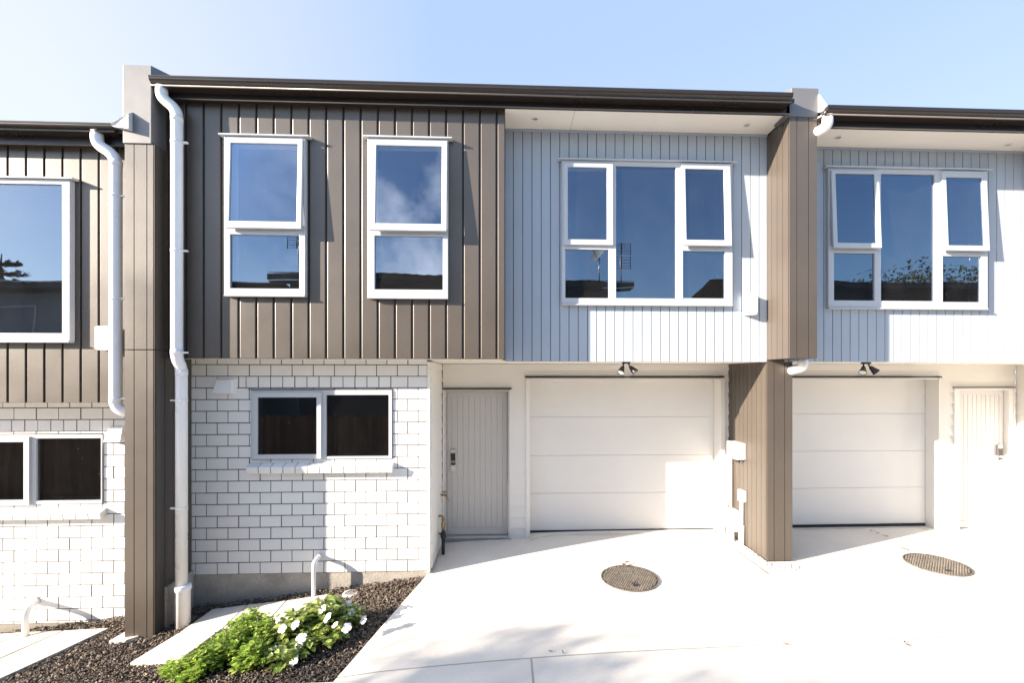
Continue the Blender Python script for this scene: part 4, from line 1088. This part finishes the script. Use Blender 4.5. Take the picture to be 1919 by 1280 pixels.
def leafy(mounds, n, size, zf, up_bias=0.55, stems=None, edge=0.0):
    mb = MB(); st = MB(); tot = sum(m[2]*m[3] for m in mounds); tips = []
    for (cx_, cy_, rx, ry, h) in mounds:
        k = int(n * rx*ry / tot)
        nst = max(6, k // 14)
        for _ in range(nst):
            a = random.uniform(0, 6.28); q = math.sqrt(random.random())
            x, y = cx_ + rx*q*math.cos(a)*1.0, cy_ + ry*q*math.sin(a)
            zt = h * (max(0.02, 1 - q*q))**0.5 * random.uniform(0.72, 1.08)
            base = Vector((cx_ + (x - cx_)*0.55, cy_ + (y - cy_)*0.55, zf(x, y) - 0.01)); tip = Vector((x, y, zf(x, y) + zt))
            st.tube([base, base.lerp(tip, 0.5) + Vector((0, 0, 0.02)), tip], [0.004, 0.003, 0.002], 5)
            tips.append(tip)
            for j in range(14):
                f = random.random()**0.6
                p = base.lerp(tip, 0.25 + 0.75*f) + Vector((random.gauss(0, .012), random.gauss(0, .012), random.gauss(0, .008)))
                az = random.uniform(0, 6.28)
                d = Vector((math.cos(az), math.sin(az), random.uniform(-0.1, up_bias)))
                up = Vector((random.gauss(0, .35), random.gauss(0, .35), 1)).normalized()
                l = size * random.uniform(0.6, 1.25)
                leaf(mb, p, d, up, l, l * random.uniform(0.5, 0.7))
    return mb, st, tips

gA = PG(400, 1245, ggarden)
gpx = lambda a, b: PG(a, b, ggarden)
c1 = gpx(372, 1262); c2_ = gpx(425, 1238); c3_ = gpx(462, 1205); c4_ = gpx(490, 1215); c5_ = gpx(335, 1262); c6_ = gpx(475, 1248)
mounds = [(c5_.x, c5_.y, 0.15, 0.13, 0.13), (c1.x, c1.y, 0.22, 0.17, 0.20), (c2_.x, c2_.y, 0.25, 0.2, 0.26), (c3_.x, c3_.y, 0.2, 0.2, 0.31), (c4_.x, c4_.y, 0.17, 0.18, 0.28), (c6_.x, c6_.y, 0.17, 0.17, 0.22)]
mb, st, tips = leafy(mounds, 5900, 0.043, ggarden)
sh = thing('green_shrub', gA, 'low bright green glossy leaved shrub beside the long path slab', 'shrub')
mb.build('foliage', M['leaf'], sh, fix=False); st.build('stems', M['stem'], sh, fix=False)

d1 = gpx(605, 1190); d2 = gpx(552, 1212); d3 = gpx(645, 1178); d4 = gpx(600, 1215); d5 = gpx(575, 1195); d6 = gpx(540, 1240)
mounds = [(d1.x, d1.y, 0.26, 0.22, 0.34), (d2.x, d2.y, 0.21, 0.19, 0.27), (d3.x, d3.y, 0.17, 0.17, 0.26), (d4.x, d4.y, 0.21, 0.15, 0.22), (d5.x, d5.y, 0.2, 0.2, 0.33), (d6.x, d6.y, 0.15, 0.14, 0.2)]
mb, st, tips = leafy(mounds, 2300, 0.072, ggarden)
fs = thing('flowering_shrub', d1, 'leafy green shrub covered with round white flowers beside the driveway edge', 'flowering shrub')
mb.build('foliage', M['leaf2'], fs, fix=False); st.build('stems', M['stem'], fs, fix=False)
def flower(px, py, Yd, r, old=False):
    r *= 1.1
    a = (px - CX)/F; b = (YH - py)/F
    dv = Vector((ST + a*CT, CT - a*ST, b)); c = dv * (Yd / dv.y) + Vector((0, 0, HC))
    nrm = (Vector((0, 0, 0.9)) + Vector((-0.35, -0.75, 0)) + Vector((random.gauss(0, .25), random.gauss(0, .25), 0))).normalized()
    u = nrm.orthogonal().normalized(); w = nrm.cross(u)
    m = MB()
    for k in range(5):
        an = 2*math.pi*k/5 + random.uniform(-.1, .1); d = u*math.cos(an) + w*math.sin(an); s = nrm.cross(d)
        i = len(m.v)
        L_ = r*random.uniform(.92, 1.08)
        m.v += [c, c + d*L_*.45 + s*L_*.36 + nrm*r*.10, c + d*L_*.88 + s*L_*.42 + nrm*r*.06, c + d*L_*1.02 + nrm*r*.0, c + d*L_*.88 - s*L_*.42 + nrm*r*.06, c + d*L_*.45 - s*L_*.36 + nrm*r*.10, c + d*L_*.55 + nrm*r*.14]
        for f in ((0, 1, 6), (1, 2, 6), (2, 3, 6), (3, 4, 6), (4, 5, 6), (5, 0, 6)): m.f.append([i + q for q in f]); m.sm.append(True)
    o = m.build('flower', M['petal_old'] if old else M['petal'], fs, fix=False)
    m = MB(); m.tube([c + nrm*r*.10, c + nrm*r*.2], [r*.11, r*.06], 8); m.build('flower_centre', M['pollen'], o)
for f in ((622, 1128, 4.35, .034), (580, 1131, 4.55, .030), (604, 1142, 4.2, .036), (660, 1149, 4.35, .036), (614, 1158, 4.02, .040), (681, 1163, 4.30, .036),
          (650, 1177, 4.05, .040), (628, 1172, 4.05, .028, True), (529, 1179, 4.1, .034), (553, 1172, 4.12, .036), (565, 1197, 3.98, .040), (560, 1213, 3.95, .036),
          (511, 1222, 3.98, .042), (536, 1228, 3.9, .038), (551, 1239, 3.85, .040), (653, 1131, 4.45, .026), (521, 1163, 4.2, .026)):
    flower(*f)

# dead leaves on the concrete
def dead_leaf(px, py, s, label, zoff=0.004):
    c = PG(px, py, gdrive); c.z += zoff; m = MB(); a = random.uniform(0, 6.28)
    leaf(m, c + Vector((0, 0, 0.006)), Vector((math.cos(a), math.sin(a), 0.12)), Vector((0, 0.1, 1)), s, s*0.55, 0.1)
    leaf(m, c + Vector((0.005, 0, 0.008)), Vector((math.cos(a+2.2), math.sin(a+2.2), 0.2)), Vector((0.1, 0, 1)), s*.7, s*0.4, 0.1)
    tag(m.build('dead_leaf', M['dry'], None, fix=False), label, 'leaf', 'dead leaves on the driveway')
dead_leaf(1170, 1059, 0.10, 'reddish dead leaf on the far rim of the middle manhole cover', 0.016)
dead_leaf(1183, 1096, 0.05, 'small dead leaf lying on the middle manhole cover', 0.016)
dead_leaf(1700, 1034, 0.09, 'brown dead leaf on the far rim of the right manhole cover', 0.016)
for px, py, s in ((1657, 1006, 0.055), (1636, 996, 0.05), (1645, 1001, 0.05)):
    dead_leaf(px, py, s, 'dark dead leaf in the shade before the right garage door')
for px, py, s in ((1030, 1224, .03), (1053, 1225, .03), (1694, 1208, .05), (1470, 1209, .04)):
    dead_leaf(px, py, s, 'tiny dead leaf on the sunlit concrete near the long joint')

# ================================================================== THE OTHER SIDE OF THE LANE (seen in the window reflections)
def far_house(name_loc, x0, x1, y0, eave, label, wallm):
    h = thing('neighbour_house', ((x0+x1)/2, y0-4, -1), label, 'house')
    w = MB(); w.box(x0+0.5, x1-0.5, y0-8, y0-0.6, -2, eave-0.25); w.build('wall', M[wallm], h)
    r = MB(); n = int((x1-x0)/0.09); 
    prof = []
    for k in range(n+1):
        x = x0 + (x1-x0)*k/n; prof.append((x, 0.018*math.sin(k*math.pi/2)))
    for (xa, da), (xb, db_) in zip(prof[:-1], prof[1:]):
        r.quad([(xa, y0, eave+da), (xb, y0, eave+db_), (xb, y0-4.2, eave+0.9+db_), (xa, y0-4.2, eave+0.9+da)])
        r.quad([(xa, y0-8.6, eave+da), (xb, y0-8.6, eave+db_), (xb, y0-4.2, eave+0.9+db_), (xa, y0-4.2, eave+0.9+da)])
    r.build('roof', M['roof'], h, fix=False)
    f = MB(); f.box(x0, x1, y0-0.12, y0-0.02, eave-0.2, eave-0.03); f.build('gutter', M['gutter'], h)
    s = MB(); s.box(x0, x1, y0-0.62, y0-0.12, eave-0.25, eave-0.22); s.build('soffit', M['far_wall'], h)
    for k in range(3):
        xw = x0 + (x1-x0)*(0.2 + 0.3*k); fr = MB(); fr.plate(xw, xw+1.5, eave-1.7, eave-0.7, y0-0.6, y0-0.55, [(xw+.06, xw+1.44, eave-1.64, eave-.76)]); o = fr.build('window', M['frame'], h)
        g = MB(); g.quad([(xw, y0-0.585, eave-1.7), (xw+1.5, y0-0.585, eave-1.7), (xw+1.5, y0-0.585, eave-.7), (xw, y0-0.585, eave-.7)]); g.build('pane', M['far_blue'], o)
    return h
far_house(0, -7.7, 4.4, -5.0, 5.55, 'dark low house with corrugated roof and aerials reflected in the middle upstairs windows', 'far_wall')
far_house(0, 9.0, 24.0, -5.0, 5.6, 'dark house with corrugated roof reflected in the right upstairs window', 'far_wall')
far_house(0, -26.0, -9.6, -6.0, 5.4, 'pale walled house reflected in the wide left upstairs window', 'far_blue')

def aerial(x, y, z, label, h=1.9):
    t = thing('tv_aerial', (x, y, z), label, 'aerial', 'roof aerials reflected in the windows')
    m = MB(); m.tube([(x, y, z), (x, y, z+h)], 0.018, 8); m.build('mast', M['silver'], t)
    m = MB()
    for k in range(2):
        zc = z + h - 0.25 - 0.5*k
        for sx in (-0.32, 0.32): m.tube([(x+sx, y+0.1, zc-0.22), (x+sx, y+0.1, zc+0.22)], 0.014, 6)
        for j in range(5): m.tube([(x-0.34, y+0.1, zc-0.18+0.09*j), (x+0.34, y+0.1, zc-0.18+0.09*j)], 0.010, 6)
        m.tube([(x, y+0.12, zc-0.22), (x, y+0.12, zc+0.22)], 0.02, 6)
    m.build('elements', M['lagging'], t)
aerial(-7.2, -6.2, 5.7, 'roof aerial reflected in the left tall window of the middle house')
aerial(4.25, -6.2, 5.7, 'roof aerial reflected in the pale blue bay window', 1.5)
x, y, z = 3.45, -6.0, 5.7
t = thing('satellite_dish', (x, y, z), 'grey satellite dish on the roof reflected in the pale blue bay window', 'satellite dish')
m = MB(); m.tube([(x, y, z), (x, y, z+1.0)], 0.025, 8); m.build('mast', M['silver'], t)
m = MB(); ax = Vector((-0.8, 0.5, 0.45)).normalized(); c = Vector((x, y+0.05, z+1.05))
m.tube([c + ax*0.0, c + ax*0.02, c + ax*0.06, c + ax*0.12], [0.02, 0.15, 0.27, 0.38], 20, cap=False); m.build('dish', M['far_blue'], t)
m = MB(); m.tube([c + ax*.05 - Vector((0, 0, .3)), c + ax*0.55], 0.012, 6); m.tube([c + ax*0.5, c + ax*0.62], 0.035, 8); m.build('feed_arm', M['lagging'], t)

fe = thing('timber_fence', (-3, -3.2, -0.3), 'dark timber paling fence across the lane reflected in the ground floor windows', 'fence')
m = MB(); xx = -22.0
while xx < 9.0:
    w = random.uniform(0.145, 0.155); gz0 = gdrive(xx, -3.2) if xx > -3 else gdrive(-3, -3.2)
    m.box(xx, xx+w-0.006, -3.2, -3.18 + random.uniform(0, .006), -1.6, 1.05 + random.uniform(-.02, .02)); xx += w
m.build('palings', M['timber'], fe)
m = MB()
for zz_ in (-0.1, 0.75): m.box(-22, 9, -3.25, -3.2005, zz_, zz_+0.09)
m.build('rails', M['timber'], fe)

def tree(x, y, z0, h0, h1, rx, n, label, size=0.16, m_='crown', squash=1.0, seed=1):
    rnd = random.Random(seed)
    t = thing('tree', (x, y, z0), label, 'tree')
    tr = MB(); tr.tube([(x, y, z0), (x+.05, y, z0+(h0-z0)*.6), (x, y, h0+.3), (x-.1, y, h1-.5)], [0.14, 0.11, 0.08, 0.02], 10)
    tipz = []
    for k in range(12):
        a = k*2.4; zb = h0 + (h1-h0)*0.5*rnd.random(); e = Vector((x + math.cos(a)*rx*.8, y + math.sin(a)*rx*.8*squash, zb + (h1-h0)*rnd.uniform(.15, .45)))
        tr.tube([(x, y, zb-.2), Vector((x, y, zb-.2)).lerp(e, .5) + Vector((0, 0, .1)), e], [0.045, 0.03, 0.01], 6); tipz.append(e)
    tr.build('trunk', M['bark'], t)
    cr = MB(); cl_ = [(e, rnd.uniform(.35, .6)*rx) for e in tipz] + [(Vector((x + rnd.gauss(0, .4)*rx, y + rnd.gauss(0, .3)*rx*squash, rnd.uniform(h0, h1))), rnd.uniform(.25, .45)*rx) for _ in range(10)]
    for _ in range(n):
        c, r = rnd.choice(cl_); v = Vector((rnd.gauss(0, 1), rnd.gauss(0, 1), rnd.gauss(0, .8))).normalized() * r * rnd.random()**.4
        p = c + v; d = Vector((rnd.gauss(0, 1), rnd.gauss(0, 1), rnd.gauss(-.2, .6)))
        leaf(cr, p, d, Vector((rnd.gauss(0, .4), rnd.gauss(0, .4), 1)), size*rnd.uniform(.7, 1.3), size*.5)
    cr.build('crown', M[m_], t, fix=False)
tree(-15.6, -2.35, -1.6, 3.4, 5.6, 1.25, 2600, 'leafy tree at the far left across the lane, casting soft shade on the concrete', seed=3, squash=.6)
tree(23.0, -13.5, -1, 5.0, 7.6, 3.2, 6000, 'round bushy tree behind the roof reflected in the right window', 0.22, seed=5)
tree(-13.0, -4.2, -1.8, 1.2, 2.9, 1.3, 1800, 'small yellow green bush reflected low in the wide left window', 0.15, 'leaf2', seed=8)

# layered conifer reflected in the left window
x, y = -33.6, -22.0
t = thing('pine_tree', (x, y, -1), 'tall tiered pine reflected above the roof in the left window', 'tree')
m = MB(); m.tube([(x, y, -1), (x, y, 6), (x, y, 10.5)], [0.3, 0.2, 0.03], 8); m.build('trunk', M['bark'], t)
m = MB(); rnd = random.Random(4)
for k in range(9):
    zb = 4.6 + k*0.64; rr = 2.7 - 0.24*k
    for j in range(9):
        a = j*0.698 + k*.3; q = rr*rnd.uniform(.7, 1.1)
        for s_ in range(70):
            f = rnd.random(); p = Vector((x + math.cos(a)*q*f, y + math.sin(a)*q*f, zb + 0.25*f*f + rnd.gauss(0, .05)))
            leaf(m, p, Vector((math.cos(a)+rnd.gauss(0, .5), math.sin(a)+rnd.gauss(0, .5), .25)), Vector((0, 0, 1)), .24, .09)
m.build('crown', M['crown'], t, fix=False)

# ================================================================== LIGHT, SKY, CAMERA
sund = Vector((2.8, 1.0, -0.96)).normalized()
el = math.asin(-sund.z); az = math.atan2(-sund.x, -sund.y)
sl = bpy.data.lights.new('sun', 'SUN'); sl.energy = 5.0; sl.angle = math.radians(0.5); sl.color = (1.0, 0.86, 0.70)
so_ = bpy.data.objects.new('sun', sl); COL.objects.link(so_); so_.rotation_euler = sund.to_track_quat('-Z', 'Y').to_euler(); so_.location = (-10, -4, 8)

w = bpy.data.worlds.new('World'); sc.world = w; w.use_nodes = True
N, L = w.node_tree.nodes, w.node_tree.links
sky = N.new('ShaderNodeTexSky'); sky.sky_type = 'NISHITA'; sky.sun_disc = False; sky.sun_elevation = el; sky.sun_rotation = az % (2*math.pi)
sky.air_density = 1.0; sky.dust_density = 0.6; sky.ozone_density = 1.0
tc = N.new('ShaderNodeTexCoord'); sp = N.new('ShaderNodeSeparateXYZ'); L.new(tc.outputs['Generated'], sp.inputs[0])
def mth(op, a, b=None, c=None, clamp=False):
    n = N.new('ShaderNodeMath'); n.operation = op; n.use_clamp = clamp
    for i, v in enumerate((a, b, c)):
        if v is None: continue
        if isinstance(v, (int, float)): n.inputs[i].default_value = v
        else: L.new(v, n.inputs[i])
    return n.outputs[0]
# broken cloud on a flat layer, thicker on the side away from the houses
zc = mth('MAXIMUM', sp.outputs[2], 0.06)
cv = N.new('ShaderNodeCombineXYZ'); L.new(mth('DIVIDE', sp.outputs[0], zc), cv.inputs[0]); L.new(mth('DIVIDE', sp.outputs[1], zc), cv.inputs[1])
cn = N.new('ShaderNodeTexNoise'); cn.inputs['Scale'].default_value = 4.2; cn.inputs['Detail'].default_value = 9; cn.inputs['Roughness'].default_value = 0.58
L.new(tc.outputs['Generated'], cn.inputs['Vector'])
mr = N.new('ShaderNodeMapRange'); mr.inputs[1].default_value = 0.42; mr.inputs[2].default_value = 0.60; L.new(cn.outputs['Fac'], mr.inputs[0])
ratio = mth('DIVIDE', sp.outputs[0], mth('MAXIMUM', mth('MULTIPLY', sp.outputs[1], -1.0), 0.05))
bank = mth('MULTIPLY_ADD', mth('ABSOLUTE', mth('ADD', ratio, 0.22)), -3.2, 1.25, True)
back = mth('MULTIPLY', mth('MULTIPLY', bank, mth('GREATER_THAN', mth('MULTIPLY', sp.outputs[1], -1.0), 0.0)), mr.outputs[0])
cm = N.new('ShaderNodeMixRGB'); cm.inputs[2].default_value = (10.0, 10.0, 10.5, 1)
tn = N.new('ShaderNodeMixRGB'); tn.blend_type = 'MULTIPLY'; tn.inputs[0].default_value = 1; tn.inputs[2].default_value = (0.82, 0.95, 1.10, 1)
L.new(sky.outputs[0], tn.inputs[1])
veil = mth('MULTIPLY', mth('MULTIPLY_ADD', ratio, -1.6, -1.2, True), mth('MULTIPLY', mth('MULTIPLY_ADD', sp.outputs[1], -5.0, 0.0, True), mth('MULTIPLY_ADD', mr.outputs[0], 0.25, 0.5)))
L.new(mth('MAXIMUM', mth('MULTIPLY', back, 0.85), veil), cm.inputs[0]); L.new(tn.outputs[0], cm.inputs[1])
# bright high haze over the half of the sky behind the houses, whiter towards the sun side and the horizon
hz = N.new('ShaderNodeMixRGB'); hz.inputs[1].default_value = (1.65, 2.15, 3.2, 1); hz.inputs[2].default_value = (2.8, 2.85, 3.1, 1)
t1 = mth('MULTIPLY_ADD', sp.outputs[0], -2.0, -0.25, True); t2 = mth('MULTIPLY', mth('MULTIPLY_ADD', sp.outputs[2], -2.2, 1.25, True), 0.6)
L.new(mth('MAXIMUM', t1, t2), hz.inputs[0])
hf_ = mth('MULTIPLY', mth('MULTIPLY_ADD', sp.outputs[1], 2.5, -0.2, True), 0.8)
hm = N.new('ShaderNodeMixRGB'); L.new(hf_, hm.inputs[0]); L.new(cm.outputs[0], hm.inputs[1]); L.new(hz.outputs[0], hm.inputs[2])
L.new(hm.outputs[0], N['Background'].inputs['Color']); N['Background'].inputs['Strength'].default_value = 0.092

cam = bpy.data.cameras.new('camera'); co = bpy.data.objects.new('camera', cam); COL.objects.link(co); sc.camera = co
cam.sensor_fit = 'HORIZONTAL'; cam.sensor_width = 36; cam.lens = 36*F/1919; cam.clip_end = 2000; cam.clip_start = 0.05
cam.shift_x = -(CX - 959.5)/1919; cam.shift_y = (YH - 640)/1919
co.location = (0, 0, HC); co.rotation_euler = (math.radians(90), 0, -TH)

sc.view_settings.view_transform = 'Standard'; sc.view_settings.look = 'None'; sc.view_settings.exposure = 0
sc.render.engine = 'CYCLES'
sc.cycles.film_exposure = 3.8
sc.cycles.max_bounces = 8; sc.cycles.transparent_max_bounces = 8
try:
    sc.cycles.use_denoising = True
except Exception: pass
